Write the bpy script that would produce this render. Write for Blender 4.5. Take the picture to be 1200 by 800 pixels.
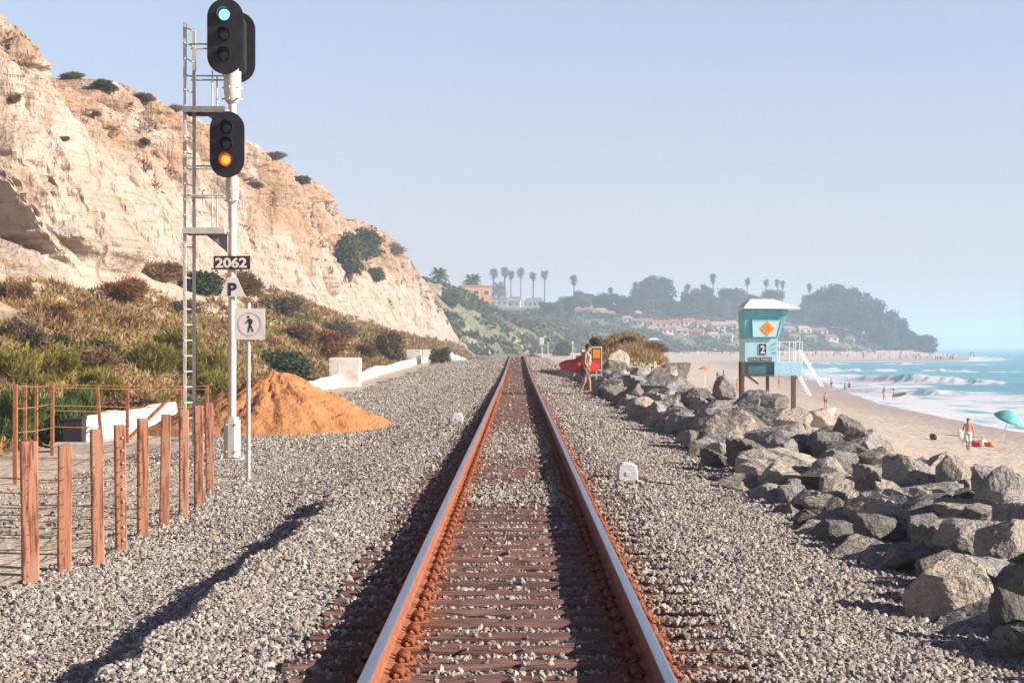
import bpy, bmesh, math, random
import numpy as np
from mathutils import Vector, Matrix, Euler
from mathutils.bvhtree import BVHTree

for o in list(bpy.data.objects):
    bpy.data.objects.remove(o)
SC = bpy.context.scene
COL = SC.collection
PI = math.pi
R = math.radians

# ------------------------------------------------------------------ camera, sky, sun, exposure
F, VX, VY, CAMZ = 2050.0, 606.0, 406.0, 1.83      # focal length in photo pixels, vanishing point, eye height
cam_d = bpy.data.cameras.new('camera')
cam = bpy.data.objects.new('camera', cam_d)
COL.objects.link(cam)
cam_d.sensor_width = 36.0
cam_d.lens = 36.0 * F / 1200.0
cam_d.clip_start = 0.1
cam_d.clip_end = 20000
cam.location = (0, 0, CAMZ)
cam.rotation_euler = (PI / 2 + math.atan((VY - 400) / F), 0, math.atan((VX - 600) / F))
SC.camera = cam

SUN_EL, SUN_AZ = 24.5, 105.0                       # azimuth clockwise from +Y
world = bpy.data.worlds.new('World')
SC.world = world
world.use_nodes = True
wn, wl = world.node_tree.nodes, world.node_tree.links
bg = wn['Background']
sky = wn.new('ShaderNodeTexSky')
sky.sky_type = 'NISHITA'
sky.sun_disc = False
sky.sun_elevation = R(SUN_EL)
sky.sun_rotation = R(SUN_AZ)
sky.air_density = 1.0
sky.dust_density = 0.5
sky.ozone_density = 1.5
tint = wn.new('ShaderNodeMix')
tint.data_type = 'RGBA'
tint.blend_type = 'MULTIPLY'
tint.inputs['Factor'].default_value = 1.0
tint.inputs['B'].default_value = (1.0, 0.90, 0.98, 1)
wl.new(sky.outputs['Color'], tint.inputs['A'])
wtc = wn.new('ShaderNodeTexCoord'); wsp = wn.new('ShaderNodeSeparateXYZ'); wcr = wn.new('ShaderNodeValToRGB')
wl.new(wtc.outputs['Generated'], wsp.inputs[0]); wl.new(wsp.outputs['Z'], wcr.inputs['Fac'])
els = wcr.color_ramp.elements                     # pale hazy low band; zenith darkened and tinted purple to deepen shadows
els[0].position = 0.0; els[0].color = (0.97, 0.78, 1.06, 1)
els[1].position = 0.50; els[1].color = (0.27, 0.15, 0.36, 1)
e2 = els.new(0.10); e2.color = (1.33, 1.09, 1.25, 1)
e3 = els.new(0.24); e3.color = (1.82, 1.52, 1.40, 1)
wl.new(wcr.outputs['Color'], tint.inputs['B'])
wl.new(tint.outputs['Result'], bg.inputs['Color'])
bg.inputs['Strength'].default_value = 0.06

sun_d = bpy.data.lights.new('sun', 'SUN')
sun = bpy.data.objects.new('sun', sun_d)
COL.objects.link(sun)
sun_d.energy = 5.0
sun_d.angle = R(0.5)
sun_d.color = (1.0, 0.91, 0.80)
sdir = Vector((math.sin(R(SUN_AZ)) * math.cos(R(SUN_EL)), math.cos(R(SUN_AZ)) * math.cos(R(SUN_EL)), math.sin(R(SUN_EL))))
sun.rotation_euler = sdir.to_track_quat('Z', 'Y').to_euler()

SC.view_settings.view_transform = 'Standard'
SC.view_settings.look = 'None'
SC.view_settings.exposure = 1.06
SC.view_settings.gamma = 1.0
SC.view_settings.use_curve_mapping = False
SC.cycles.use_denoising = True
SC.cycles.max_bounces = 6
SC.cycles.volume_bounces = 1
SC.cycles.transparent_max_bounces = 8
SC.cycles.caustics_reflective = False
SC.cycles.caustics_refractive = False

# ------------------------------------------------------------------ helpers
def at(px, py, Y):
    """photo pixel at a given depth -> point"""
    return Vector(((px - VX) * Y / F, Y, CAMZ - (py - VY) * Y / F))

def px_of(p):
    return (VX + p[0] * F / p[1], VY + (CAMZ - p[2]) * F / p[1])

def sstep(a, b, x):
    t = np.clip((np.asarray(x, float) - a) / (b - a), 0, 1)
    return t * t * (3 - 2 * t)

def interp(x, pts):
    return np.interp(x, [p[0] for p in pts], [p[1] for p in pts])

def _hash(ix, iy, iz, seed):
    h = (ix.astype(np.int64) * 374761393 + iy.astype(np.int64) * 668265263 + iz.astype(np.int64) * 2147483647 + seed * 974711) & 0xFFFFFFFF
    h = ((h ^ (h >> 13)) * 1274126177) & 0xFFFFFFFF
    h = ((h ^ (h >> 16)) * 2246822519) & 0xFFFFFFFF
    return ((h ^ (h >> 15)) & 0xFFFFFF) / float(0xFFFFFF)

def noise3(x, y, z=None, seed=0):
    x = np.asarray(x, float); y = np.asarray(y, float)
    z = np.zeros_like(x) if z is None else np.asarray(z, float)
    x, y, z = np.broadcast_arrays(x, y, z)
    ix, iy, iz = np.floor(x), np.floor(y), np.floor(z)
    fx, fy, fz = x - ix, y - iy, z - iz
    fx, fy, fz = [t * t * t * (t * (t * 6 - 15) + 10) for t in (fx, fy, fz)]
    r = 0
    for dx in (0, 1):
        for dy in (0, 1):
            for dz in (0, 1):
                w = (fx if dx else 1 - fx) * (fy if dy else 1 - fy) * (fz if dz else 1 - fz)
                r = r + w * _hash(ix + dx, iy + dy, iz + dz, seed)
    return r * 2 - 1

def fbm(x, y, z=None, seed=0, octv=4, gain=0.5):
    x = np.asarray(x, float); y = np.asarray(y, float)
    z = np.zeros_like(x) if z is None else np.asarray(z, float)
    a, s, n = 1.0, 0, 0
    for i in range(octv):
        s = s + a * noise3(x, y, z, seed + i * 17)
        n += a; a *= gain
        x, y, z = x * 2.03 + 5.1, y * 2.03 + 1.7, z * 2.03 + 9.2
    return s / n

def mesh_np(name, verts, faces, smooth=False):
    """verts (N,3), faces (M,k) arrays -> mesh, quickly"""
    verts = np.ascontiguousarray(verts, np.float32); faces = np.ascontiguousarray(faces, np.int32)
    me = bpy.data.meshes.new(name)
    me.vertices.add(len(verts)); me.vertices.foreach_set('co', verts.ravel())
    k = faces.shape[1]
    me.loops.add(faces.size); me.loops.foreach_set('vertex_index', faces.ravel())
    me.polygons.add(len(faces))
    me.polygons.foreach_set('loop_start', np.arange(0, faces.size, k, dtype=np.int32))
    me.polygons.foreach_set('loop_total', np.full(len(faces), k, np.int32))
    me.polygons.foreach_set('use_smooth', np.full(len(faces), smooth, bool))
    me.update(calc_edges=True)
    return me

def grid_faces(nr, nc):
    i = np.arange(nr - 1)[:, None] * nc + np.arange(nc - 1)[None, :]
    return np.stack([i, i + 1, i + nc + 1, i + nc], -1).reshape(-1, 4)

def tag(o, label=None, cat=None, group=None, kind=None):
    if label: o['label'] = label
    if cat: o['category'] = cat
    if group: o['group'] = group
    if kind: o['kind'] = kind
    return o

def link(name, me, mat=None, parent=None, loc=None):
    o = bpy.data.objects.new(name, me)
    COL.objects.link(o)
    if mat is not None:
        for m in (mat if isinstance(mat, (list, tuple)) else [mat]):
            me.materials.append(m)
    if parent is not None: o.parent = parent
    if loc is not None: o.location = loc
    return o

def empty(name, loc, label, cat, group=None, rz=0.0):
    o = bpy.data.objects.new(name, None)
    o.empty_display_size = 0.3
    COL.objects.link(o)
    o.location = loc; o.rotation_euler = (0, 0, rz)
    return tag(o, label, cat, group)

KIDS = {}
def copy_tree(o, parent=None):
    c = o.copy()
    COL.objects.link(c)
    if parent is not None: c.parent = parent
    for ch in list(o.children): copy_tree(ch, c)
    return c

class MB:
    """collects solids; build() links them as one mesh object"""
    def __init__(s): s.v = []; s.f = []; s.m = []; s.mi = 0
    def add(s, vs, fs):
        b = len(s.v); s.v += [tuple(p) for p in vs]
        for f in fs: s.f.append([b + i for i in f]); s.m.append(s.mi)
        return s
    def box(s, c, d, rot=None, taper=1.0):
        hx, hy, hz = d[0] / 2, d[1] / 2, d[2] / 2
        M = rot if rot is not None else Matrix.Identity(3)
        vs = []
        for z in (-hz, hz):
            k = taper if z > 0 else 1.0
            for x, y in ((-hx, -hy), (hx, -hy), (hx, hy), (-hx, hy)):
                vs.append(Vector(c) + M @ Vector((x * k, y * k, z)))
        return s.add(vs, [(3, 2, 1, 0), (4, 5, 6, 7), (0, 1, 5, 4), (1, 2, 6, 5), (2, 3, 7, 6), (3, 0, 4, 7)])
    def tube(s, pts, r, seg=10, cap=True):
        pts = [Vector(p) for p in pts]
        rs = r if isinstance(r, (list, tuple)) else [r] * len(pts)
        vs, fs = [], []
        for i, p in enumerate(pts):
            d = (pts[min(i + 1, len(pts) - 1)] - pts[max(i - 1, 0)]).normalized()
            ref = Vector((0, 0, 1)) if abs(d.z) < 0.9 else Vector((1, 0, 0))
            u = d.cross(ref).normalized(); w = d.cross(u).normalized()
            for k in range(seg):
                a = 2 * PI * k / seg
                vs.append(p + (u * math.cos(a) + w * math.sin(a)) * rs[i])
        for i in range(len(pts) - 1):
            for k in range(seg):
                a, b = i * seg + k, i * seg + (k + 1) % seg
                fs.append((a, a + seg, b + seg, b))
        if cap:
            fs.append(tuple(range(seg))); fs.append(tuple(reversed(range((len(pts) - 1) * seg, len(pts) * seg))))
        return s.add(vs, fs)
    def prism(s, poly, d0, d1, axis='y'):
        """2-D outline extruded along an axis from d0 to d1"""
        n = len(poly)
        def P(a, b, d): return (a, d, b) if axis == 'y' else ((d, a, b) if axis == 'x' else (a, b, d))
        vs = [P(a, b, d0) for a, b in poly] + [P(a, b, d1) for a, b in poly]
        fs = [tuple(range(n)), tuple(reversed(range(n, 2 * n)))]
        for i in range(n):
            j = (i + 1) % n
            fs.append((i, i + n, j + n, j))
        return s.add(vs, fs)
    def ball(s, c, r, seg=12, rings=8, rot=None):
        r = r if isinstance(r, (tuple, list, Vector)) else (r, r, r)
        M = rot if rot is not None else Matrix.Identity(3)
        vs, fs = [], []
        for i in range(1, rings):
            th = PI * i / rings
            for k in range(seg):
                a = 2 * PI * k / seg
                vs.append(Vector(c) + M @ Vector((r[0] * math.sin(th) * math.cos(a), r[1] * math.sin(th) * math.sin(a), r[2] * math.cos(th))))
        t = len(vs); vs.append(Vector(c) + M @ Vector((0, 0, r[2]))); vs.append(Vector(c) + M @ Vector((0, 0, -r[2])))
        for i in range(rings - 2):
            for k in range(seg):
                a, b = i * seg + k, i * seg + (k + 1) % seg
                fs.append((a, a + seg, b + seg, b))
        for k in range(seg):
            fs.append((t, k, (k + 1) % seg)); b = (rings - 2) * seg
            fs.append((t + 1, b + (k + 1) % seg, b + k))
        return s.add(vs, fs)
    def mesh(s, name, smooth=False):
        me = bpy.data.meshes.new(name)
        me.from_pydata(s.v, [], s.f)
        bm = bmesh.new(); bm.from_mesh(me)
        bmesh.ops.recalc_face_normals(bm, faces=bm.faces)
        bm.to_mesh(me); bm.free()
        for p, mi in zip(me.polygons, s.m): p.material_index = mi; p.use_smooth = smooth
        return me
    def build(s, name, mat, parent=None, loc=None, smooth=False, bevel=0):
        o = link(name, s.mesh(name, smooth), mat, parent, loc)
        if bevel:
            b = o.modifiers.new('bevel', 'BEVEL'); b.width = bevel; b.segments = 2; b.limit_method = 'ANGLE'
        if smooth:
            try: o.data.set_sharp_from_angle(angle=R(40))
            except Exception: pass
        return o

# ------------------------------------------------------------------ materials
def mat(name, base, rough=0.85, metal=0.0, layers=(), bump=(), island=None, rnd=None, transl=0.0, spec=0.3, emis=None, alpha_off=False):
    """layers: (kind, scale, stretch, colour, lo, hi, detail) mixed in turn; bump: (kind, scale, stretch, strength, distance)"""
    m = bpy.data.materials.new(name); m.use_nodes = True
    N, L = m.node_tree.nodes, m.node_tree.links
    b = N['Principled BSDF']
    b.inputs['Roughness'].default_value = rough
    b.inputs['Metallic'].default_value = metal
    b.inputs['Specular IOR Level'].default_value = spec
    tc = N.new('ShaderNodeTexCoord')
    co = tc.outputs['Object']
    if rnd:
        oi = N.new('ShaderNodeObjectInfo'); ad = N.new('ShaderNodeVectorMath'); ad.operation = 'ADD'
        sc = N.new('ShaderNodeMath'); sc.operation = 'MULTIPLY'; sc.inputs[1].default_value = 37.0
        L.new(oi.outputs['Random'], sc.inputs[0]); L.new(co, ad.inputs[0]); L.new(sc.outputs[0], ad.inputs[1])
        co = ad.outputs[0]
    def tex(kind, scale, stretch, detail=4.0):
        mp = N.new('ShaderNodeMapping'); mp.inputs['Scale'].default_value = tuple(scale * k for k in stretch)
        L.new(co, mp.inputs['Vector'])
        if kind.startswith('vor'):
            t = N.new('ShaderNodeTexVoronoi'); t.inputs['Scale'].default_value = 1.0
            L.new(mp.outputs[0], t.inputs['Vector'])
            return (t.outputs['Color'] if kind == 'vorc' else t.outputs['Distance'])
        t = N.new('ShaderNodeTexNoise'); t.inputs['Scale'].default_value = 1.0
        t.inputs['Detail'].default_value = detail; t.inputs['Roughness'].default_value = 0.6
        L.new(mp.outputs[0], t.inputs['Vector'])
        return t.outputs['Fac']
    def ramp_fac(out, lo, hi):
        r = N.new('ShaderNodeMapRange'); r.inputs['From Min'].default_value = lo; r.inputs['From Max'].default_value = hi
        L.new(out, r.inputs['Value']); return r.outputs[0]
    def mixc(fac, a, bcol, blend='MIX'):
        mx = N.new('ShaderNodeMix'); mx.data_type = 'RGBA'; mx.blend_type = blend
        L.new(fac, mx.inputs['Factor']) if not isinstance(fac, float) else setattr(mx.inputs['Factor'], 'default_value', fac)
        for s, v in (('A', a), ('B', bcol)):
            if isinstance(v, tuple): mx.inputs[s].default_value = (*v[:3], 1)
            else: L.new(v, mx.inputs[s])
        return mx.outputs['Result']
    cur = tuple(base)
    if island:
        g = N.new('ShaderNodeNewGeometry'); cr = N.new('ShaderNodeValToRGB')
        cr.color_ramp.interpolation = 'LINEAR'
        els = cr.color_ramp.elements
        n = len(island)
        while len(els) < n: els.new(0.5)
        for i, c in enumerate(island):
            els[i].position = i / max(1, n - 1); els[i].color = (*c, 1)
        L.new(g.outputs['Random Per Island'], cr.inputs['Fac'])
        cur = cr.outputs['Color']
    if rnd and not isinstance(rnd, bool):
        cr = N.new('ShaderNodeValToRGB'); els = cr.color_ramp.elements
        while len(els) < len(rnd): els.new(0.5)
        for i, c in enumerate(rnd):
            els[i].position = i / max(1, len(rnd) - 1); els[i].color = (*c, 1)
        L.new(oi.outputs['Random'], cr.inputs['Fac'])
        cur = cr.outputs['Color']
    for ly in layers:
        kind, scale, st, col, lo, hi = ly[:6]
        detail = ly[6] if len(ly) > 6 else 4.0
        if kind == 'z' or kind == 'x':
            sp = N.new('ShaderNodeSeparateXYZ'); L.new(tc.outputs['Object'], sp.inputs[0])
            t = tex('noise', scale, st, detail)
            ma = N.new('ShaderNodeMath'); ma.operation = 'MULTIPLY_ADD'
            ma.inputs[1].default_value = ly[7] if len(ly) > 7 else 4.0
            L.new(t, ma.inputs[0]); L.new(sp.outputs['Z' if kind == 'z' else 'X'], ma.inputs[2])
            fac = ramp_fac(ma.outputs[0], lo, hi)
        elif kind == 'attr':
            an = N.new('ShaderNodeAttribute'); an.attribute_name = scale
            fac = ramp_fac(an.outputs['Fac'], lo, hi)
        elif kind == 'rust':     # near either rail
            sp = N.new('ShaderNodeSeparateXYZ'); L.new(tc.outputs['Object'], sp.inputs[0])
            ab = N.new('ShaderNodeMath'); ab.operation = 'ABSOLUTE'; L.new(sp.outputs['X'], ab.inputs[0])
            su = N.new('ShaderNodeMath'); su.operation = 'SUBTRACT'; L.new(ab.outputs[0], su.inputs[0]); su.inputs[1].default_value = 0.755
            a2 = N.new('ShaderNodeMath'); a2.operation = 'ABSOLUTE'; L.new(su.outputs[0], a2.inputs[0])
            t = tex('noise', scale, st, detail)
            ma = N.new('ShaderNodeMath'); ma.operation = 'MULTIPLY_ADD'; ma.inputs[1].default_value = 0.5
            L.new(t, ma.inputs[0]); L.new(a2.outputs[0], ma.inputs[2])
            fac = ramp_fac(ma.outputs[0], lo, hi)
        else:
            t = tex(kind, scale, st, detail)
            fac = ramp_fac(t, lo, hi)
        if len(ly) > 8 and ly[8]:
            ml = N.new('ShaderNodeMath'); ml.operation = 'MULTIPLY'; ml.inputs[1].default_value = ly[8]
            L.new(fac, ml.inputs[0]); fac = ml.outputs[0]
        cur = mixc(fac, cur, tuple(col))
    if isinstance(cur, tuple): b.inputs['Base Color'].default_value = (*cur[:3], 1)
    else: L.new(cur, b.inputs['Base Color'])
    prev = None
    for kind, scale, st, strength, dist in bump:
        t = tex(kind, scale, st)
        bn = N.new('ShaderNodeBump'); bn.inputs['Strength'].default_value = strength; bn.inputs['Distance'].default_value = dist
        L.new(t, bn.inputs['Height'])
        if prev is not None: L.new(prev, bn.inputs['Normal'])
        prev = bn.outputs[0]
    if prev is not None: L.new(prev, b.inputs['Normal'])
    if transl:
        tr = N.new('ShaderNodeBsdfTranslucent'); ms = N.new('ShaderNodeMixShader'); ms.inputs[0].default_value = transl
        if isinstance(cur, tuple): tr.inputs['Color'].default_value = (*cur[:3], 1)
        else: L.new(cur, tr.inputs['Color'])
        L.new(b.outputs[0], ms.inputs[1]); L.new(tr.outputs[0], ms.inputs[2])
        L.new(ms.outputs[0], N['Material Output'].inputs['Surface'])
    if emis:
        b.inputs['Emission Color'].default_value = (*emis[0], 1); b.inputs['Emission Strength'].default_value = emis[1]
    return m

U = (1, 1, 1)
M = {}
M['gravel_bed'] = mat('gravel_bed', (0.26, 0.235, 0.21), 0.95, layers=[
    ('vorc', 20, U, (0.075, 0.07, 0.075), 0.35, 0.75), ('noise', 30, U, (0.42, 0.37, 0.32), 0.56, 0.75),
    ('noise', 0.9, U, (0.33, 0.27, 0.21), 0.45, 0.7), ('vorc', 7, U, (0.06, 0.055, 0.06), 0.55, 0.8, 4, 0, 0.8), ('vorc', 4.3, U, (0.46, 0.40, 0.34), 0.6, 0.85, 4, 0, 0.7), ('rust', 3, U, (0.17, 0.085, 0.06), 1.05, 0.45, 4.0, 0, 0.85)],
    bump=[('vor', 20, U, 0.9, 0.03), ('vor', 6, U, 1.0, 0.10)])
M['stone'] = mat('ballast_stone', (0.3, 0.27, 0.24), 0.95, island=[
    (0.11, 0.105, 0.11), (0.37, 0.325, 0.27), (0.22, 0.215, 0.215), (0.46, 0.39, 0.31), (0.29, 0.275, 0.26), (0.16, 0.145, 0.14), (0.41, 0.355, 0.295), (0.54, 0.49, 0.43), (0.29, 0.195, 0.145), (0.38, 0.35, 0.31), (0.19, 0.185, 0.185)],
    layers=[('noise', 40, U, (0.16, 0.14, 0.13), 0.5, 0.8, 2.0, 0, 0.6), ('rust', 3, U, (0.24, 0.09, 0.04), 0.55, 0.30)])
M['ground'] = mat('ground_soil', (0.52, 0.42, 0.31), 0.95, layers=[
    ('noise', 0.35, U, (0.56, 0.46, 0.35), 0.4, 0.65), ('noise', 1.3, (1, 0.5, 1), (0.30, 0.25, 0.20), 0.55, 0.75),
    ('vorc', 16, U, (0.20, 0.17, 0.15), 0.55, 0.75, 4, 0, 0.7), ('noise', 0.5, (1, .3, 1), (0.36, 0.30, 0.24), 0.54, 0.66)], bump=[('noise', 2.2, U, 0.6, 0.08), ('vor', 14, U, 0.5, 0.02)])
M['sand'] = mat('beach_sand', (0.54, 0.45, 0.365), 0.95, layers=[
    ('noise', 0.22, (1, 0.4, 1), (0.46, 0.375, 0.30), 0.45, 0.7), ('noise', 0.9, (0.22, 1, 1), (0.27, 0.215, 0.18), 0.56, 0.66, 6.0, 0, 0.8), ('noise', 2.2, (0.5, 1, 1), (0.34, 0.27, 0.22), 0.55, 0.68, 5.0, 0, 0.7),
    ('attr', 'wet', 0, (0.36, 0.29, 0.26), 0.0, 1.0)], bump=[('noise', 1.1, U, 1.0, 0.25), ('noise', 4, U, 0.6, 0.06)])
M['cliff'] = mat('cliff_sandstone', (0.385, 0.32, 0.26), 0.95, layers=[
    ('z', 0.12, (1, 0.35, 0.6), (0.35, 0.225, 0.135), 19.5, 27, 5.0, 14),
    ('noise', 0.16, (1, 0.4, 0.9), (0.455, 0.39, 0.335), 0.48, 0.60, 4.0, 0, 0.8),
    ('noise', 1.0, (0.10, 0.05, 1.6), (0.30, 0.215, 0.15), 0.54, 0.66, 5.0, 0, 0.6),
    ('noise', 1.0, (0.07, 0.05, 3.4), (0.27, 0.185, 0.12), 0.575, 0.63, 3.0, 0, 0.65),
    ('noise', 0.42, (1.8, 1.4, 0.14), (0.27, 0.165, 0.095), 0.54, 0.64, 6.0, 0, 0.85),
    ('noise', 0.55, (1.2, 1.2, 0.45), (0.19, 0.115, 0.07), 0.59, 0.66, 6.0, 0, 0.9),
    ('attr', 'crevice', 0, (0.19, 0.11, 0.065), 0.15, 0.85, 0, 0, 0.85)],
    bump=[('noise', 0.9, (0.3, 0.25, 2.0), 0.7, 0.35), ('noise', 1.3, (1.4, 1.2, 0.25), 0.8, 0.5), ('noise', 3.0, (1, 0.8, 0.6), 0.55, 0.25)])
M['slope'] = mat('slope_soil', (0.29, 0.205, 0.125), 0.95, layers=[
    ('z', 0.3, U, (0.46, 0.365, 0.28), 5.2, 7.2, 4.0, 5),
    ('noise', 0.25, (1, 0.6, 1), (0.45, 0.35, 0.26), 0.52, 0.62, 5.0), ('noise', 0.5, U, (0.21, 0.15, 0.08), 0.55, 0.7),
    ('noise', 0.12, U, (0.20, 0.19, 0.08), 0.55, 0.68)], bump=[('noise', 1.6, U, 0.9, 0.3)])
M['hills'] = mat('hill_scrub', (0.125, 0.125, 0.07), 0.95, layers=[
    ('noise', 0.02, (1, 1, 1.6), (0.30, 0.24, 0.16), 0.50, 0.62, 6.0), ('noise', 0.05, U, (0.07, 0.085, 0.045), 0.5, 0.68, 5.0),
    ('noise', 0.1, (1, 1, .4), (0.40, 0.32, 0.23), 0.62, 0.70, 5.0)], bump=[('noise', 0.25, U, 1.0, 1.5)])
M['rail_top'] = mat('polished_rail', (0.36, 0.43, 0.52), 0.33, 0.9, layers=[('noise', 6, (8, 0.15, 1), (0.32, 0.33, 0.36), 0.45, 0.7)])
M['rust'] = mat('rusty_steel', (0.25, 0.085, 0.045), 0.85, 0.0, layers=[('noise', 14, U, (0.33, 0.13, 0.065), 0.45, 0.65), ('noise', 40, U, (0.15, 0.055, 0.03), 0.58, 0.75)], bump=[('noise', 60, U, 0.3, 0.004)])
M['rust_dark'] = mat('dark_rusty_iron', (0.20, 0.062, 0.03), 0.9, 0.0, layers=[('noise', 14, U, (0.28, 0.095, 0.04), 0.45, 0.65), ('noise', 40, U, (0.10, 0.035, 0.022), 0.56, 0.72)])
M['tie'] = mat('creosoted_wood', (0.155, 0.082, 0.06), 0.9, rnd=[(0.14, 0.072, 0.066), (0.22, 0.115, 0.095), (0.17, 0.088, 0.076), (0.25, 0.135, 0.105)], layers=[
    ('noise', 9, (0.25, 9, 4), (0.05, 0.027, 0.026), 0.52, 0.64, 5.0), ('noise', 3, (0.6, 3, 3), (0.30, 0.18, 0.12), 0.55, 0.75),
    ('rust', 3, U, (0.22, 0.085, 0.05), 0.55, 0.30)], bump=[('noise', 9, (0.25, 9, 4), 0.9, 0.012)])
M['post'] = mat('weathered_post_wood', (0.42, 0.185, 0.095), 0.85, rnd=[(0.38, 0.18, 0.105), (0.40, 0.155, 0.085), (0.43, 0.225, 0.14), (0.36, 0.175, 0.11)], layers=[
    ('noise', 7, (5, 5, 0.35), (0.15, 0.05, 0.028), 0.48, 0.62, 5.0), ('noise', 3, (1, 1, 0.6), (0.42, 0.23, 0.15), 0.55, 0.75)], bump=[('noise', 8, (6, 6, 0.3), 0.5, 0.006)])
M['wire'] = mat('dark_wire', (0.12, 0.075, 0.06), 0.6, 0.5)
M['rustpost'] = mat('rusty_post', (0.34, 0.14, 0.065), 0.85, layers=[('noise', 12, U, (0.22, 0.085, 0.045), 0.45, 0.7)])
M['galv'] = mat('galvanised_steel', (0.62, 0.58, 0.52), 0.5, 0.3, layers=[('noise', 6, (1, 1, .6), (0.42, 0.40, 0.38), 0.48, 0.72)])
M['galv_dark'] = mat('dark_steel', (0.30, 0.27, 0.26), 0.6, 0.3, layers=[('noise', 9, U, (0.18, 0.16, 0.16), 0.45, 0.7)])  # darker grey steel for the upper deck, gussets and small fittings
M['pole'] = mat('painted_mast', (0.68, 0.62, 0.53), 0.55, 0.0, layers=[('noise', 4, (1, 1, .25), (0.50, 0.42, 0.33), 0.52, 0.72), ('noise', 25, U, (0.26, 0.15, 0.09), 0.68, 0.76)])
M['sigblack'] = mat('signal_black', (0.020, 0.017, 0.022), 0.55, layers=[('noise', 5, U, (0.035, 0.03, 0.036), 0.45, 0.7)])
M['hood'] = mat('visor_black', (0.018, 0.016, 0.02), 0.35, spec=0.5)
M['lens_off'] = mat('dark_lens', (0.03, 0.028, 0.035), 0.12, spec=0.6)
M['lens_green'] = mat('lit_green_lens', (0.3, 0.9, 0.8), 0.3, emis=((0.36, 1.0, 0.84), 0.62))
M['lens_glow'] = mat('lit_red_lens_rim', (0.8, 0.1, 0.02), 0.3, emis=((1.0, 0.07, 0.01), 0.4))
M['lens_red'] = mat('lit_amber_red_lens', (1, 0.3, 0.05), 0.3, emis=((1.0, 0.30, 0.035), 1.0))
M['sign_white'] = mat('sign_white', (0.72, 0.69, 0.64), 0.5, layers=[('noise', 5, U, (0.58, 0.55, 0.50), 0.5, 0.75)])
M['sign_brown'] = mat('sign_dark_brown', (0.055, 0.024, 0.026), 0.5, layers=[('noise', 20, U, (0.12, 0.05, 0.04), 0.6, 0.75)])
M['ink'] = mat('sign_ink', (0.035, 0.028, 0.035), 0.6)
M['faded_red'] = mat('faded_red_ring', (0.60, 0.47, 0.45), 0.6)
M['white_wall'] = mat('whitewashed_concrete', (0.74, 0.71, 0.67), 0.85, layers=[('noise', 0.8, (1, .5, 2), (0.56, 0.50, 0.43), 0.48, 0.68), ('noise', 4, (1, 1, .2), (0.42, 0.36, 0.30), 0.57, 0.70), ('noise', 1.2, (1, 1, 1), (0.33, 0.28, 0.23), 0.63, 0.70)], bump=[('noise', 8, U, 0.3, 0.02)])
M['concrete'] = mat('pale_concrete', (0.50, 0.45, 0.39), 0.9, layers=[('noise', 3, U, (0.38, 0.33, 0.28), 0.45, 0.7)], bump=[('noise', 14, U, 0.4, 0.01)])
M['mound'] = mat('orange_sand', (0.41, 0.175, 0.065), 0.95, layers=[('noise', 1.2, U, (0.45, 0.21, 0.085), 0.42, 0.62), ('noise', 5, U, (0.30, 0.12, 0.045), 0.56, 0.7), ('noise', 22, U, (0.48, 0.25, 0.12), 0.6, 0.75)], bump=[('noise', 3, U, 0.9, 0.12), ('noise', 12, U, 0.6, 0.03)])
M['box_white'] = mat('box_grey_white', (0.70, 0.70, 0.72), 0.5, layers=[('noise', 8, U, (0.52, 0.50, 0.50), 0.5, 0.75)])
M['dark_box'] = mat('black_plastic', (0.03, 0.025, 0.035), 0.6)
M['rock_grey'] = mat('boulder_grey', (0.3, 0.27, 0.23), 0.92, rnd=[(0.235, 0.225, 0.215), (0.31, 0.29, 0.265), (0.265, 0.25, 0.24), (0.36, 0.325, 0.28)], layers=[
    ('noise', 1.6, (1, 1, 1.5), (0.155, 0.15, 0.145), 0.50, 0.66, 6.0), ('noise', 3.5, U, (0.43, 0.39, 0.34), 0.58, 0.72, 5.0), ('noise', 9, U, (0.11, 0.105, 0.10), 0.60, 0.72, 4.0, 0, 0.7)],
    bump=[('noise', 2.6, (1, 1, 1.2), 0.9, 0.14), ('noise', 11, U, 0.7, 0.035)])
M['rock_tan'] = mat('boulder_tan', (0.45, 0.36, 0.26), 0.92, rnd=[(0.36, 0.31, 0.255), (0.41, 0.355, 0.29), (0.345, 0.30, 0.25)], layers=[
    ('noise', 1.5, (1, 1, 2.0), (0.28, 0.235, 0.19), 0.55, 0.72, 6.0), ('noise', 4, U, (0.48, 0.425, 0.35), 0.56, 0.72, 5.0), ('noise', 10, U, (0.17, 0.15, 0.13), 0.64, 0.74, 4.0, 0, 0.7)],
    bump=[('noise', 2.6, (1, 1, 1.8), 0.9, 0.14), ('noise', 11, U, 0.7, 0.03)])
M['rock_dark'] = mat('boulder_dark', (0.15, 0.14, 0.135), 0.9, rnd=[(0.17, 0.155, 0.14), (0.22, 0.20, 0.17), (0.19, 0.175, 0.155)], layers=[
    ('noise', 1.8, (1, 1, 2.2), (0.11, 0.10, 0.095), 0.50, 0.66, 6.0), ('noise', 3.5, U, (0.30, 0.265, 0.22), 0.58, 0.72, 5.0)],
    bump=[('noise', 2.6, (1, 1, 1.2), 0.9, 0.14), ('noise', 11, U, 0.7, 0.035)])
def leafmat(n, cols, layers=(), tr=0.25):
    return mat(n, cols[0], 0.9, island=cols, layers=layers, transl=tr, spec=0.1)
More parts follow.
